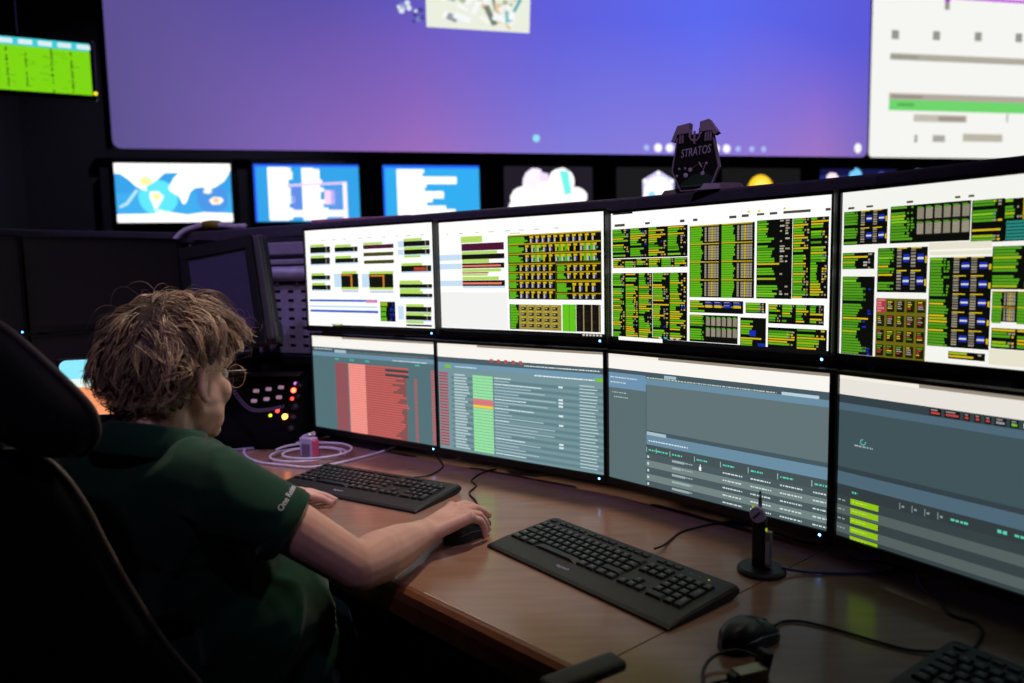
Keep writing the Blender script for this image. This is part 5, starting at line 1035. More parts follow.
def arm(t, s, y0, y1, z, x=0.285, w=0.052, th=0.026):
    bm = NB(); pts = [(s*x, y0, z), (s*x, y0+0.012, z), (s*x, y1-0.012, z), (s*x, y1, z)]
    add_box(bm, (s*x, (y0+y1)/2, z), (w, y1-y0, th), th*0.45, 4); a_ = obj('armrest', bm, pad_mat, t, True)
    ym = y0+(y1-y0)*0.35
    bm = NB(); add_box(bm, (s*x, ym, (0.42+z)/2-0.005), (0.03, 0.05, z-0.42-0.01), 0.006); add_box(bm, (s*(x-0.06), ym, 0.425), (0.14, 0.05, 0.02), 0.004); obj('armrest_post', bm, black_plastic, t)
def seat(t, m, w=0.50):
    bm = NB(); add_box(bm, (0, 0.0, 0.455), (w, 0.50, 0.085), 0.038, 4); add_box(bm, (0, -0.02, 0.405), (0.3, 0.3, 0.03), 0.006); obj('seat', bm, m, t, True)

CH_AZ = math.radians(18)
t = thing('office_chair', 'dark high-backed chair with navy headrest, occupied by the operator in green', 'chair', (-0.60, 1.36, 0), -CH_AZ)
chair_base(t); seat(t, navy)
REC = math.radians(14)
half = [(0.0, 1.06), (0.06, 1.045), (0.095, 0.99), (0.112, 0.92), (0.135, 0.84), (0.170, 0.75), (0.225, 0.66), (0.25, 0.57), (0.20, 0.50), (0.0, 0.49)]
outl = closed_spline(half + [(-x, z) for x, z in half[-2:0:-1]], 4)
bk_, eq = puffed(outl, (0, 0.72), 0.055, 'backrest', chair_black, t, REC, (-0.21, 0.5))
bm = NB(); add_tube(bm, eq+[eq[0]], 0.0055, 6, cap=False); obj('piping', bm, piping_mat, bk_, True)
half = [(0.0, 1.262), (0.05, 1.245), (0.105, 1.195), (0.150, 1.145), (0.160, 1.118), (0.150, 1.088), (0.115, 1.062), (0.07, 1.068), (0.0, 1.09)]
outl = closed_spline(half + [(-x, z) for x, z in half[-2:0:-1]], 4)
hr_, eq = puffed(outl, (0, 1.15), 0.05, 'headrest', navy, t, REC, (-0.205, 0.5))
bm = NB(); add_tube(bm, eq+[eq[0]], 0.0055, 6, cap=False); obj('piping', bm, piping_mat, hr_, True)
bm = NB()
for s in (-1, 1): add_tube(bm, [(s*0.03, -0.335, 1.0), (s*0.03, -0.37, 1.12)], 0.008, 8)
obj('headrest_stem', bm, black_metal, t)
bm = NB(); add_box(bm, (0, -0.21, 0.45), (0.08, 0.12, 0.03), 0.006); add_box(bm, (0, -0.265, 0.53), (0.08, 0.03, 0.18), 0.006); obj('back_bracket', bm, black_metal, t)
arm(t, 1, -0.24, -0.04, 0.555); arm(t, -1, -0.24, -0.04, 0.555)

# second, empty chair: only its armrest reaches into the picture
c2az = math.radians(58); f2 = Vector((math.sin(c2az), math.cos(c2az), 0)); r2_ = Vector((math.cos(c2az), -math.sin(c2az), 0))
cen = Vector((0.133, 0.928, 0)) - f2*0.14 + r2_*0.285
t = thing('office_chair', 'empty chair whose dark armrest pokes over the front edge of the worktop', 'chair', cen, -c2az)
chair_base(t); seat(t, chair_black, 0.46)
half = [(0.0, 0.90), (0.12, 0.89), (0.19, 0.84), (0.21, 0.72), (0.19, 0.58), (0.13, 0.53), (0.0, 0.52)]
puffed(closed_spline(half + [(-x, z) for x, z in half[-2:0:-1]], 4), (0, 0.72), 0.05, 'backrest', chair_black, t, 0.12, (-0.24, 0.5))
bm = NB(); add_box(bm, (0, -0.24, 0.45), (0.08, 0.14, 0.03), 0.006); add_box(bm, (0, -0.30, 0.56), (0.08, 0.03, 0.24), 0.006); obj('back_bracket', bm, black_metal, t)
arm(t, -1, 0.02, 0.14, 0.772, w=0.036, th=0.016); arm(t, 1, 0.02, 0.14, 0.772, w=0.036, th=0.016)
# ------------------------------------------------------------------ the operator
def skin_material():
    m = bpy.data.materials.new('skin'); m.use_nodes = True; nt = m.node_tree; b = nt.nodes['Principled BSDF']
    tc = nt.nodes.new('ShaderNodeTexCoord'); n = nt.nodes.new('ShaderNodeTexNoise'); n.inputs['Scale'].default_value = 22; n.inputs['Detail'].default_value = 5
    nt.links.new(tc.outputs['Object'], n.inputs['Vector'])
    r = nt.nodes.new('ShaderNodeValToRGB'); r.color_ramp.elements[0].position = 0.3; r.color_ramp.elements[1].position = 0.75
    r.color_ramp.elements[0].color = (*L3(220, 166, 148), 1); r.color_ramp.elements[1].color = (*L3(238, 192, 172), 1)
    nt.links.new(n.outputs[0], r.inputs[0]); nt.links.new(r.outputs[0], b.inputs['Base Color'])
    b.inputs['Roughness'].default_value = 0.5; b.inputs['Subsurface Weight'].default_value = 0.12; b.inputs['Subsurface Radius'].default_value = (0.012, 0.005, 0.003); b.inputs['Subsurface Scale'].default_value = 0.5
    n2 = nt.nodes.new('ShaderNodeTexNoise'); n2.inputs['Scale'].default_value = 260; nt.links.new(tc.outputs['Object'], n2.inputs['Vector'])
    bp = nt.nodes.new('ShaderNodeBump'); bp.inputs['Strength'].default_value = 0.12; bp.inputs['Distance'].default_value = 0.001; nt.links.new(n2.outputs[0], bp.inputs['Height']); nt.links.new(bp.outputs[0], b.inputs['Normal'])
    return m
skin = skin_material()
TAZ = math.radians(27)
tF = Vector((math.sin(TAZ), math.cos(TAZ), 0)); tR = Vector((math.cos(TAZ), -math.sin(TAZ), 0)); Z = Vector((0, 0, 1))
N = Vector((-0.615, 1.222, 0.985)); Pv = Vector((-0.545, 1.36, 0.56))
ShR = N + tR*0.175 + Vector((0.0, 0, -0.03)); ShL = N - tR*0.175 + Vector((0, 0, -0.03))
ElR = Vector((-0.262, 1.180, 0.802)); WrR = Vector((-0.178, 1.376, 0.785))
ElL = Vector((-0.80, 1.60, 0.77)); WrL = Vector((-0.615, 1.665, 0.765))
HEAD = Vector((-0.592, 1.288, 1.112)); HAZ = math.radians(24)
HM = Matrix.Translation(HEAD) @ Matrix.Rotation(-HAZ, 4, 'Z') @ Matrix.Rotation(-0.10, 4, 'X')
def hp(x, y, z): return HM @ Vector((x, y, z))
HR = HM.to_3x3()
person = thing('person', 'person with tousled brown hair, glasses and green polo shirt, right hand on a mouse', 'person', (-0.60, 1.36, 0))
PINV = Matrix.Translation(-Vector((-0.60, 1.36, 0)))
def attach(o): o.parent = person; o.matrix_parent_inverse = PINV; return o

bm = NB()
# head
def E_(c, r, rot=None): add_ell(bm, hp(*c), r, (HR @ rot) if rot is not None else HR, 24)
def Cp(a, ra, b_, rb): add_cap(bm, hp(*a), ra, hp(*b_), rb)
E_((0, -0.012, 0.032), (0.076, 0.098, 0.088)); E_((0, 0.028, -0.03), (0.061, 0.062, 0.085)); E_((0, 0.045, -0.08), (0.043, 0.044, 0.034)); E_((0, 0.072, -0.102), (0.022, 0.018, 0.018))
for s in (-1, 1):
    Cp((s*0.056, -0.002, -0.055), 0.017, (s*0.020, 0.068, -0.100), 0.016); E_((s*0.040, 0.058, -0.028), (0.025, 0.026, 0.028)); E_((s*0.045, 0.035, -0.06), (0.022, 0.03, 0.03)); E_((s*0.047, 0.012, -0.045), (0.021, 0.048, 0.050)); E_((s*0.040, 0.03, -0.075), (0.022, 0.042, 0.032))
    E_((s*0.030, 0.076, 0.024), (0.026, 0.014, 0.010))
    # ear: shell, helix and lobe
    E_((s*0.080, -0.014, -0.010), (0.007, 0.017, 0.029), Matrix.Rotation(s*0.40, 3, 'Z')); E_((s*0.080, -0.006, -0.038), (0.006, 0.009, 0.010))
    hel = [(s*(0.081+0.010*math.sin(a)), -0.012-0.020*math.sin(a)+0.004, -0.008+0.031*math.cos(a)) for a in [PI*i/8-0.5 for i in range(9)]]
    for a, b_ in zip(hel[:-1], hel[1:]): Cp(a, 0.0042, b_, 0.0042)
Cp((0, 0.086, 0.018), 0.008, (0, 0.108, -0.030), 0.0105); Cp((0, 0.104, -0.034), 0.010, (0, 0.088, -0.044), 0.010)
for s in (-1, 1): E_((s*0.012, 0.094, -0.034), (0.009, 0.011, 0.008))
E_((0, 0.086, -0.062), (0.022, 0.010, 0.006)); E_((0, 0.084, -0.073), (0.019, 0.010, 0.0065)); E_((0, 0.078, -0.068), (0.03, 0.012, 0.022))
hm_ = remesh(bm, 0.0036, 14, 0.5); bm = NB(); bm.from_mesh(hm_); bpy.data.meshes.remove(hm_)
# neck and hidden trunk
add_cap(bm, hp(0, -0.028, -0.045), 0.056, N+Vector((0.01, 0.0, 0.02)), 0.060); add_cap(bm, hp(0, 0.0, -0.075), 0.042, N+tF*0.03+Vector((0, 0, 0.01)), 0.05)
add_cap(bm, N+Vector((0, 0, -0.03)), 0.055, ShR, 0.046); add_cap(bm, N+Vector((0, 0, -0.03)), 0.055, ShL, 0.046)
add_cap(bm, N-Z*0.07+tF*0.01, 0.07, Pv+tF*0.03, 0.085)
# arms
def limb(pts):
    for (a, ra), (b_, rb) in zip(pts[:-1], pts[1:]): add_cap(bm, a, ra, b_, rb)
def armc(S_, E0, W0, hand_dir):
    m1 = S_.lerp(E0, 0.5); f1 = E0.lerp(W0, 0.28); f2_ = E0.lerp(W0, 0.6)
    limb([(S_, 0.046), (m1, 0.044), (E0.lerp(S_, 0.12), 0.040), (E0, 0.040), (f1, 0.0455), (f2_, 0.040), (E0.lerp(W0, 0.86), 0.031), (W0, 0.028)])
armc(ShR, ElR, WrR, None); armc(ShL, ElL, WrL, None)
# hands: palm, four fingers with bends, thumb from the side of the palm
NAILS = []
def hand(W0, h, lat, upv, curls, spread, palm_tilt=0.0, thumb=(0.6, 0.5, -0.3), side=1, drop=0.0):
    """h = finger direction, lat = towards the thumb; curls = per finger list of bend angles"""
    h = h.normalized(); lat = (lat - h*lat.dot(h)).normalized(); upv = h.cross(lat)*(1 if h.cross(lat).z > 0 else -1)
    K = W0 + h*0.092 + upv*0.010
    for k in (-1, -0.4, 0.3, 0.9):
        add_cap(bm, W0+lat*0.014*k+h*0.005, 0.0165, K+lat*0.030*k-h*(0.010 if k < 0 else 0.002)*abs(k), 0.0130)
    add_ell(bm, W0+h*0.045+upv*0.004, (0.034, 0.040, 0.018), Matrix((lat, h, upv)).transposed())
    lens = [(0.042, 0.025, 0.020), (0.046, 0.028, 0.021), (0.042, 0.026, 0.020), (0.033, 0.020, 0.018)]
    for f_ in range(4):
        off = (0.030, 0.0105, -0.010, -0.029)[f_]; base = K + lat*off - h*(0.002, 0.0, 0.004, 0.012)[f_]
        ang = 0.0; p_ = base; hd = (h + lat*spread[f_]).normalized(); r0 = (0.0098, 0.0102, 0.0096, 0.0086)[f_]
        add_ell(bm, base+upv*0.004, (0.0118, 0.0118, 0.0105))
        for s_i in range(3):
            ang += curls[f_][s_i]; d = hd*math.cos(ang) - upv*math.sin(ang); q_ = p_ + d*lens[f_][s_i]; r1 = r0*0.93
            add_cap(bm, p_, r0, q_, r1); p_ = q_; r0 = r1
        NAILS.append((p_ + (hd*math.sin(ang)+upv*math.cos(ang))*r0*0.62, d, (hd*math.sin(ang)+upv*math.cos(ang)), r0))
    # thumb
    b0 = W0 + h*0.022 + lat*0.024 - upv*0.004
    d1 = (h*thumb[0] + lat*thumb[1] + upv*thumb[2]).normalized(); p1 = b0 + d1*0.042; d2 = (d1 + h*0.45 - lat*0.25).normalized(); p2 = p1 + d2*0.032; d3 = (d2 + h*0.3 - lat*0.15).normalized(); p3 = p2 + d3*0.024
    add_cap(bm, b0, 0.0175, p1, 0.0125); add_cap(bm, p1, 0.0122, p2, 0.0108); add_cap(bm, p2, 0.0106, p3, 0.0092)
    NAILS.append((p3 + (lat*0.5+upv).normalized()*0.006, d3, (lat*0.5+upv).normalized(), 0.0095))
hdir = Vector((0.68, 0.73, 0.05))
hand(WrR + hdir*0.012 + Vector((0, 0, 0.002)), hdir, Vector((-0.73, 0.68, 0.06)), Z, [(0.14, 0.32, 0.2), (0.20, 0.34, 0.2), (0.36, 0.55, 0.35), (0.46, 0.60, 0.35)], (0.08, 0.0, -0.06, -0.16), thumb=(0.72, 0.45, -0.42))
ld = Vector((0.94, 0.33, 0.0))
hand(WrL + ld*0.010, ld, Vector((0.30, -0.95, 0.0)), Z, [(0.12, 0.25, 0.2), (0.12, 0.25, 0.2), (0.15, 0.3, 0.2), (0.2, 0.3, 0.2)], (0.08, 0.02, -0.04, -0.10), thumb=(0.8, 0.5, -0.15))
me = remesh(bm, 0.0034, 4, 0.5)
body = attach(link_mesh('body', me, skin, None, True))
nail_m = mat('nail', (224, 178, 166), 0.3, var=0.05)
for (p_, d, u_, r_) in NAILS:
    bm = NB(); x_ = d.cross(u_).normalized(); add_ell(bm, p_+d*0.001+u_*0.0012, (r_*0.62, r_*0.75, r_*0.22), Matrix((x_, d, u_)).transposed(), 10); attach(obj('fingernail', bm, nail_m, None, True))
# small moles on cheek and arm
for q_ in ((0.054, 0.052, -0.058), (0.057, 0.03, -0.04)): pass
# eyes, brows
for s in (-1, 1):
    bm = NB(); add_ell(bm, hp(s*0.031, 0.0755, 0.002), (0.0118, 0.0118, 0.0118), HR, 16); e_ = attach(obj('eye', bm, mat('eye_white', (226, 222, 216), 0.25, var=0.03), None, True))
    bm = NB(); add_ell(bm, hp(s*0.031, 0.0865, 0.002), (0.0052, 0.0018, 0.0052), HR, 12); attach(obj('iris', bm, mat('iris_brown', (60, 44, 34), 0.2), None, True))

# --- trousers and shoes
bm = NB()
kR = Pv + tF*0.44 + tR*0.12 - Z*0.02; kL = Pv + tF*0.46 - tR*0.14 - Z*0.02
for s, k in ((1, kR), (-1, kL)):
    hp_ = Pv + tR*0.09*s - Z*0.03; an = k + tF*0.02 - Z*0.44
    add_cap(bm, hp_, 0.092, k, 0.064); add_cap(bm, k, 0.062, an, 0.048)
add_ell(bm, Pv-Z*0.01, (0.17, 0.13, 0.09), Matrix((tR, tF, Z)).transposed())
jeans = mat('dark_jeans', (28, 30, 40), 0.85, bump=0.5, bscale=900)
attach(link_mesh('trousers', remesh(bm, 0.012, 4), jeans, None, True))
for k in (kR, kL):
    an = k + tF*0.02 - Z*0.44; bm = NB(); add_cap(bm, Vector((an.x, an.y, 0.05))-tF*0.03, 0.044, Vector((an.x, an.y, 0.042))+tF*0.16, 0.036); add_cap(bm, Vector((an.x, an.y, 0.05)), 0.044, an+Z*0.01, 0.044)
    m_ = remesh(bm, 0.008, 4); 
    for v in m_.vertices: v.co.z = max(v.co.z, 0.001)
    attach(link_mesh('shoe', m_, mat('shoe_black', (24, 24, 26), 0.5), None, True))

# --- polo shirt
shirt_mat = bpy.data.materials.new('green_polo_cotton'); shirt_mat.use_nodes = True; nt = shirt_mat.node_tree; b = nt.nodes['Principled BSDF']
tc = nt.nodes.new('ShaderNodeTexCoord'); n = nt.nodes.new('ShaderNodeTexNoise'); n.inputs['Scale'].default_value = 14; nt.links.new(tc.outputs['Object'], n.inputs['Vector'])
r = nt.nodes.new('ShaderNodeValToRGB'); r.color_ramp.elements[0].color = (*L3(16, 52, 38), 1); r.color_ramp.elements[1].color = (*L3(24, 68, 50), 1); nt.links.new(n.outputs[0], r.inputs[0]); nt.links.new(r.outputs[0], b.inputs['Base Color'])
b.inputs['Roughness'].default_value = 0.85; b.inputs['Sheen Weight'].default_value = 0.25; b.inputs['Sheen Roughness'].default_value = 0.4; b.inputs['Specular IOR Level'].default_value = 0.2
n2 = nt.nodes.new('ShaderNodeTexNoise'); n2.inputs['Scale'].default_value = 700; nt.links.new(tc.outputs['Object'], n2.inputs['Vector']); bp = nt.nodes.new('ShaderNodeBump'); bp.inputs['Strength'].default_value = 0.3; bp.inputs['Distance'].default_value = 0.001; nt.links.new(n2.outputs[0], bp.inputs['Height']); nt.links.new(bp.outputs[0], b.inputs['Normal'])
bm = NB()
ax = (Pv-N).normalized(); tb_ = Matrix((tR, (ax.cross(tR)).normalized()*-1, -ax)).transposed()
def T_(t_, fwd=0.0, rgt=0.0): return N.lerp(Pv, t_) + tF*fwd + tR*rgt
add_cap(bm, N-Z*0.018, 0.072, ShR-Z*0.012, 0.063); add_cap(bm, N-Z*0.018, 0.072, ShL-Z*0.008, 0.066)
add_ell(bm, T_(0.22), (0.19, 0.118, 0.14), tb_); add_ell(bm, T_(0.45, 0.01), (0.185, 0.128, 0.16), tb_); add_ell(bm, T_(0.75, 0.03), (0.185, 0.145, 0.16), tb_); add_ell(bm, T_(1.0, 0.03), (0.195, 0.145, 0.12), tb_)
# loose cloth at the right side of the waist
add_ell(bm, T_(0.72, 0.02, 0.10), (0.12, 0.12, 0.15), tb_); add_ell(bm, T_(0.98, 0.05, 0.095), (0.11, 0.12, 0.10), tb_)
HemR = ShR.lerp(ElR, 0.47); HemL = ShL.lerp(ElL, 0.55)
add_cap(bm, ShR-Z*0.014, 0.065, HemR-Z*0.004, 0.055, True); add_cap(bm, ShL-Z*0.008, 0.072, HemL, 0.062, True)
add_cap(bm, T_(0.16, 0, 0.12), 0.075, ShR.lerp(HemR, 0.4)-Z*0.014, 0.055)
me = remesh(bm, 0.0065, 7, 0.5)
# folds: creases run diagonally from the shoulder and gather at the waist
vn = [v.normal.copy() for v in me.vertices]
for v, nrm_ in zip(me.vertices, vn):
    co = v.co; q_ = Vector((co.x, co.y, co.z))
    t_ = (q_-N).dot(ax)/ (Pv-N).length
    w1 = noise.noise(Vector((co.dot(tR)*7+co.z*6, co.dot(tF)*7, co.z*11)))
    w2 = noise.noise(Vector((co.x*16+co.z*12, co.y*16-co.z*9, co.z*26+5)))
    ridge = 1-abs(noise.noise(Vector((co.dot(tR)*9-co.z*7, co.dot(tF)*9, co.z*5+3))))
    amp = 0.006 + 0.010*max(0, min(1, (t_-0.45)/0.4))
    v.co += nrm_*(amp*w1 + 0.0025*w2 + amp*1.1*(ridge**4-0.3))
shirt = attach(link_mesh('polo_shirt', me, shirt_mat, None, True))
bvh = BVHTree.FromPolygons([v.co for v in me.vertices], [p_.vertices for p_ in me.polygons])
# sleeve hems
def hem(E0, S_, H_, r_):
    d = (E0-S_).normalized(); x_, y_ = frame_from(d); bm = NB(); ns = 40; prof = [(-0.022, 0.0015), (-0.012, 0.0032), (0.0, 0.0036), (0.004, 0.0025), (0.005, -0.002), (0.003, -0.006), (-0.015, -0.006)]
    rings = []
    for k in range(ns):
        a = 2*PI*k/ns; dirn = x_*math.cos(a)+y_*math.sin(a); c_ = H_-d*0.004; ring = []
        hit = bvh.ray_cast(c_-d*0.012+dirn*0.15, -dirn, 0.15)
        rr_ = (hit[0]-(c_-d*0.012)).length if hit[0] is not None else r_
        rr_ = max(0.047, min(rr_, r_+0.004))
        for (al, of) in prof: ring.append(bm.verts.new(c_+d*al+dirn*(rr_+of)))
        rings.append(ring)
    n_ = len(prof)
    for k in range(ns):
        a, b_ = rings[k], rings[(k+1) % ns]
        for i in range(n_): bm.faces.new((a[i], a[(i+1) % n_], b_[(i+1) % n_], b_[i]))
    bmesh.ops.recalc_face_normals(bm, faces=bm.faces); return attach(obj('sleeve_hem', bm, shirt_mat, None, True))
hem(ElR, ShR, HemR-Z*0.004, 0.054); hem(ElL, ShL, HemL, 0.062)
# turned-down collar
bm = NB(); ns = 48; rings = []
cc = N + Vector((0.008, 0.006, 0.026)); ctilt = Matrix.Rotation(-0.30, 3, tR)
for k in range(ns+1):
    a = -PI*0.5 + 0.16 + (2*PI-0.32)*k/ns            # open at the throat
    s_ = math.sin(a-PI/2); dirn = tR*math.cos(a+PI) + tF*math.sin(a+PI)
    fwdness = max(0, dirn.dot(tF)); sp_ = 1+0.10*abs(dirn.dot(tR)); drop = 0.040+0.026*fwdness
    ring = []
    for (rr_, zz) in ((0.060, -0.020), (0.061, 0.010), (0.064, 0.022), (0.069, 0.026), (0.076, 0.020), (0.092+0.004*fwdness, 0.016-drop), (0.088, 0.012-drop), (0.070, 0.008)):
        ring.append(bm.verts.new(cc + ctilt @ (dirn*rr_*sp_ + Z*zz)))
    rings.append(ring)
for a, b_ in zip(rings[:-1], rings[1:]):
    for i in range(7): bm.faces.new((a[i], a[i+1], b_[i+1], b_[i]))
bmesh.ops.recalc_face_normals(bm, faces=bm.faces); attach(obj('collar', bm, shirt_mat, None, True))
# sleeve lettering wrapped round the sleeve near its hem
d = (ElR-ShR).normalized(); toC = (Vector((0, 0, 1.287))-HemR); toC = (toC-d*toC.dot(d)).normalized(); side_ = d.cross(toC).normalized()
if side_.z < 0: side_ = -side_
bm = text_bm('One Retina', 0.0135, 0.0003); base = HemR - d*0.030
for v in bm.verts:
    u_, w_, e_ = v.co.x, v.co.y, v.co.z; a = 0.72 + u_/0.058; dirn = toC*math.cos(a)+side_*math.sin(a); c_ = base - d*w_*(-1)*-1
    hit = bvh.ray_cast(c_+dirn*0.15, -dirn, 0.2); rr_ = (hit[0]-c_).length if hit[0] is not None else 0.066
    v.co = c_ + dirn*(rr_+0.0012+e_)
attach(obj('sleeve_lettering', bm, mat('white_print', (226, 226, 236), 0.6), None))

# --- hair: undercoat and locks of strands
rh = random.Random(11)
hair_m = bpy.data.materials.new('brown_hair'); hair_m.use_nodes = True; nt = hair_m.node_tree; b = nt.nodes['Principled BSDF']
at = nt.nodes.new('ShaderNodeAttribute'); at.attribute_name = 'Col'; nt.links.new(at.outputs['Color'], b.inputs['Base Color']); b.inputs['Roughness'].default_value = 0.42; b.inputs['Specular IOR Level'].default_value = 0.5
b.inputs['Sheen Weight'].default_value = 0.15
bm = NB()
CC = Vector((0, -0.012, 0.036))
add_ell(bm, hp(0, -0.026, 0.044), (0.083, 0.094, 0.090), HR, 28); add_ell(bm, hp(0, -0.058, -0.005), (0.072, 0.052, 0.076), HR, 24); add_ell(bm, hp(0, -0.064, -0.070), (0.054, 0.034, 0.056), HR, 20)
for s in (-1, 1): add_ell(bm, hp(s*0.066, -0.044, 0.030), (0.018, 0.032, 0.032), HR, 16)
add_ell(bm, hp(0, 0.052, 0.092), (0.046, 0.026, 0.020), HR, 16)
me = remesh(bm, 0.006, 5)
vn = [v.normal.copy() for v in me.vertices]
for v, nrm_ in zip(me.vertices, vn): v.co += nrm_*0.004*noise.noise(v.co*60)
under = link_mesh('hair_undercoat', me, mat('hair_under', (62, 47, 36), 0.6, var=0.3, scale=120, bump=0.8, bscale=220), None, True)
attach(under); under['kind'] = 'stuff'
def hair_ok(d):
    if d.z < -0.95 or (d.z < -0.8 and d.y > -0.25): return False
    if d.y > 0.15: return d.z > (0.14 if abs(d.x) > 0.6 else 0.28) + 0.30*max(0, d.y-0.15)
    if d.y > -0.42: return d.z > 0.26 or abs(d.x) < 0.5
    return True
vs_, fs_, cs_ = [], [], []
RAD = Vector((0.079, 0.093, 0.094))
whorl = Vector((0.18, -0.55, 0.82)).normalized()
pal = [(116, 93, 74), (150, 122, 97), (178, 148, 118), (208, 178, 144), (130, 105, 82)]
def strand(root, d0, length, lift, phase, col, rad, curl, tipx, sway):
    n = 9; p_ = root.copy(); dr = d0.copy(); ring_prev = None; step = length/n
    for i in range(n+1):
        tt = i/n
        # flow: away from the whorl along the head, then falling
        rel = p_-CC; nrm = Vector((rel.x/RAD.x**2, rel.y/RAD.y**2, rel.z/RAD.z**2)).normalized()
        rlen = Vector((rel.x/RAD.x, rel.y/RAD.y, rel.z/RAD.z)).length
        w = (nrm - whorl*nrm.dot(whorl)); w = w.normalized() if w.length > 1e-3 else Vector((0, 1, 0))
        tang = (w - nrm*w.dot(nrm)).normalized() if (w - nrm*w.dot(nrm)).length > 1e-3 else w
        want = tang*0.85 + Vector((0, 0, -0.42)) + sway
        if rel.y > 0.03 and rel.z > 0.02: want += Vector((0.12, 0.65, 0.12))
        target = 1.02 + lift
        want += nrm*(target-rlen)*3.2
        want += Vector((math.sin(phase+tt*curl), math.cos(phase*1.3+tt*curl), math.sin(phase*0.7+tt*curl*1.1)))*0.50
        dr = (dr*0.55 + want.normalized()*0.45).normalized()
        x_, y_ = frame_from(dr); rr_ = rad*(1-0.85*tt**1.5) if tt > 0.3 else rad
        wp = HM @ p_; k0 = len(vs_)
        for k in range(3):
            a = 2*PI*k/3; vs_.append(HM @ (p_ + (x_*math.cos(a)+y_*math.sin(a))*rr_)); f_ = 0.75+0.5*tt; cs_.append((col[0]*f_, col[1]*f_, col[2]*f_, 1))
        if ring_prev is not None:
            for k in range(3): fs_.append((ring_prev+k, ring_prev+(k+1) % 3, k0+(k+1) % 3, k0+k))
        ring_prev = k0
        p_ = p_ + dr*step
made = 0
while made < 460:
    d = Vector((rh.gauss(0, 1), rh.gauss(0, 1), rh.gauss(0, 1))).normalized()
    if not hair_ok(d): continue
    made += 1
    c0 = L3(*rh.choice(pal)); top = d.z > 0.35
    L_ = rh.uniform(0.065, 0.105) if d.z > -0.1 else rh.uniform(0.06, 0.095)
    if -0.35 < d.y < 0.3 and abs(d.x) > 0.6 and d.z < 0.5: L_ = rh.uniform(0.030, 0.048)
    lift = rh.uniform(0.0, 0.24) if d.z > -0.35 else rh.uniform(0.0, 0.12)
    if d.dot(whorl) > 0.86: lift *= 0.25; L_ *= 0.8
    ph, cu = rh.uniform(0, 6.28), rh.uniform(2.5, 5.5); sway = Vector((0.12+rh.gauss(0, 0.38), 0.08+rh.gauss(0, 0.38), rh.gauss(0.05, 0.26)))
    if abs(d.x) > 0.45 and d.z < 0.35: sway.y = -abs(sway.y)-0.1
    for k in range(13):
        dj = (d + Vector((rh.gauss(0, 0.09), rh.gauss(0, 0.09), rh.gauss(0, 0.09)))).normalized()
        root = CC + Vector((dj.x*RAD.x, dj.y*RAD.y, dj.z*RAD.z)); pull = (d-dj)*0.9
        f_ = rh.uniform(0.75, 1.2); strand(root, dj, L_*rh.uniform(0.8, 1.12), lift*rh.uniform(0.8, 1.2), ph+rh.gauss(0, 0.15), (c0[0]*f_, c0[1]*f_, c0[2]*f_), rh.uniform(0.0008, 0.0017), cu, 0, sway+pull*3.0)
for i in range(260):     # stray fly-away hairs
    d = Vector((rh.gauss(0, 1), rh.gauss(0.2, 1), rh.gauss(0.5, 1))).normalized()
    if not hair_ok(d): continue
    root = CC + Vector((d.x*RAD.x, d.y*RAD.y, d.z*RAD.z)); c0 = L3(*rh.choice(pal))
    strand(root, d, rh.uniform(0.08, 0.13), rh.uniform(0.15, 0.36), rh.uniform(0, 6.28), c0, 0.00045, rh.uniform(2, 6), 0, Vector((rh.gauss(0, 0.3), rh.gauss(0, 0.3), rh.gauss(0.1, 0.3))))
me = bpy.data.meshes.new('hair'); me.from_pydata(vs_, [], fs_)
ca = me.color_attributes.new('Col', 'FLOAT_COLOR', 'POINT'); ca.data.foreach_set('color', [q_ for c_ in cs_ for q_ in c_])
hair = attach(link_mesh('hair', me, hair_m, None, True)); hair['kind'] = 'stuff'
# eyebrows
for s in (-1, 1):
    bm = NB(); add_tube(bm, [hp(s*(0.014+0.008*i), 0.092-0.0025*i-(0.002*i if i > 2 else 0), 0.024+0.002*min(i, 2)-0.001*max(0, i-2)) for i in range(5)], [0.002, 0.003, 0.003, 0.0025, 0.001], 6); attach(obj('eyebrow', bm, mat('brow_brown', (84, 62, 46), 0.7), None, True))

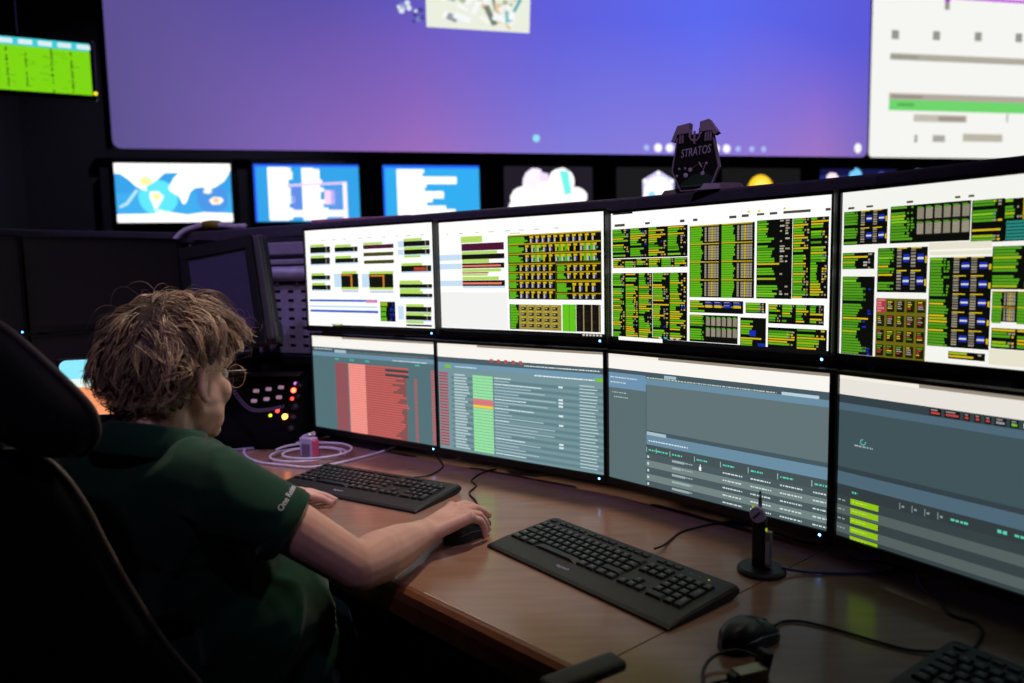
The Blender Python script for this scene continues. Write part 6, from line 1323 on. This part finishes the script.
# --- eyeglasses
gl_m = bpy.data.materials.new('lens_glass'); gl_m.use_nodes = True; b = gl_m.node_tree.nodes['Principled BSDF']; b.inputs['Base Color'].default_value = (0.9, 0.9, 0.95, 1); b.inputs['Transmission Weight'].default_value = 1.0; b.inputs['Roughness'].default_value = 0.02; b.inputs['IOR'].default_value = 1.1
wire = mat('gold_wire', (206, 180, 150), 0.25, metal=0.9)
g = thing('eyeglasses', 'thin wire-rimmed round eyeglasses worn by the operator', 'eyeglasses', hp(0, 0.11, 0.0)); gi = Matrix.Translation(-hp(0, 0.11, 0.0))
def ga_(o): o.parent = g; o.matrix_parent_inverse = gi; return o
for s in (-1, 1):
    cx, cy, cz = s*0.036, 0.108, -0.003
    ringp = [hp(cx+0.0235*math.cos(a), cy-0.10*abs(cx+0.0235*math.cos(a))+0.003, cz+0.0215*math.sin(a)) for a in [2*PI*i/28 for i in range(29)]]
    bm = NB(); add_tube(bm, ringp, 0.0011, 6, cap=False); ga_(obj('rim', bm, wire, None, True))
    bm = NB(); fr_ = [bm.verts.new(q_) for q_ in ringp[:-1]]; bkv = [bm.verts.new(q_+HR @ Vector((0, -0.001, 0))) for q_ in ringp[:-1]]; bm.faces.new(fr_); bm.faces.new(bkv[::-1])
    for i in range(28): bm.faces.new((fr_[i], bkv[i], bkv[(i+1) % 28], fr_[(i+1) % 28]))
    bmesh.ops.recalc_face_normals(bm, faces=bm.faces); ga_(obj('lens', bm, gl_m, None))
    bm = NB(); add_tube(bm, [hp(s*0.0595, 0.104, 0.006), hp(s*0.072, 0.094, 0.010), hp(s*0.081, 0.04, 0.010), hp(s*0.083, -0.006, 0.012), hp(s*0.082, -0.022, 0.0), hp(s*0.080, -0.032, -0.014)], 0.0012, 6); ga_(obj('temple', bm, wire, None, True))
bm = NB(); add_tube(bm, [hp(-0.0135, 0.110, 0.004), hp(0, 0.114, 0.007), hp(0.0135, 0.110, 0.004)], 0.0011, 6); ga_(obj('bridge', bm, wire, None, True))
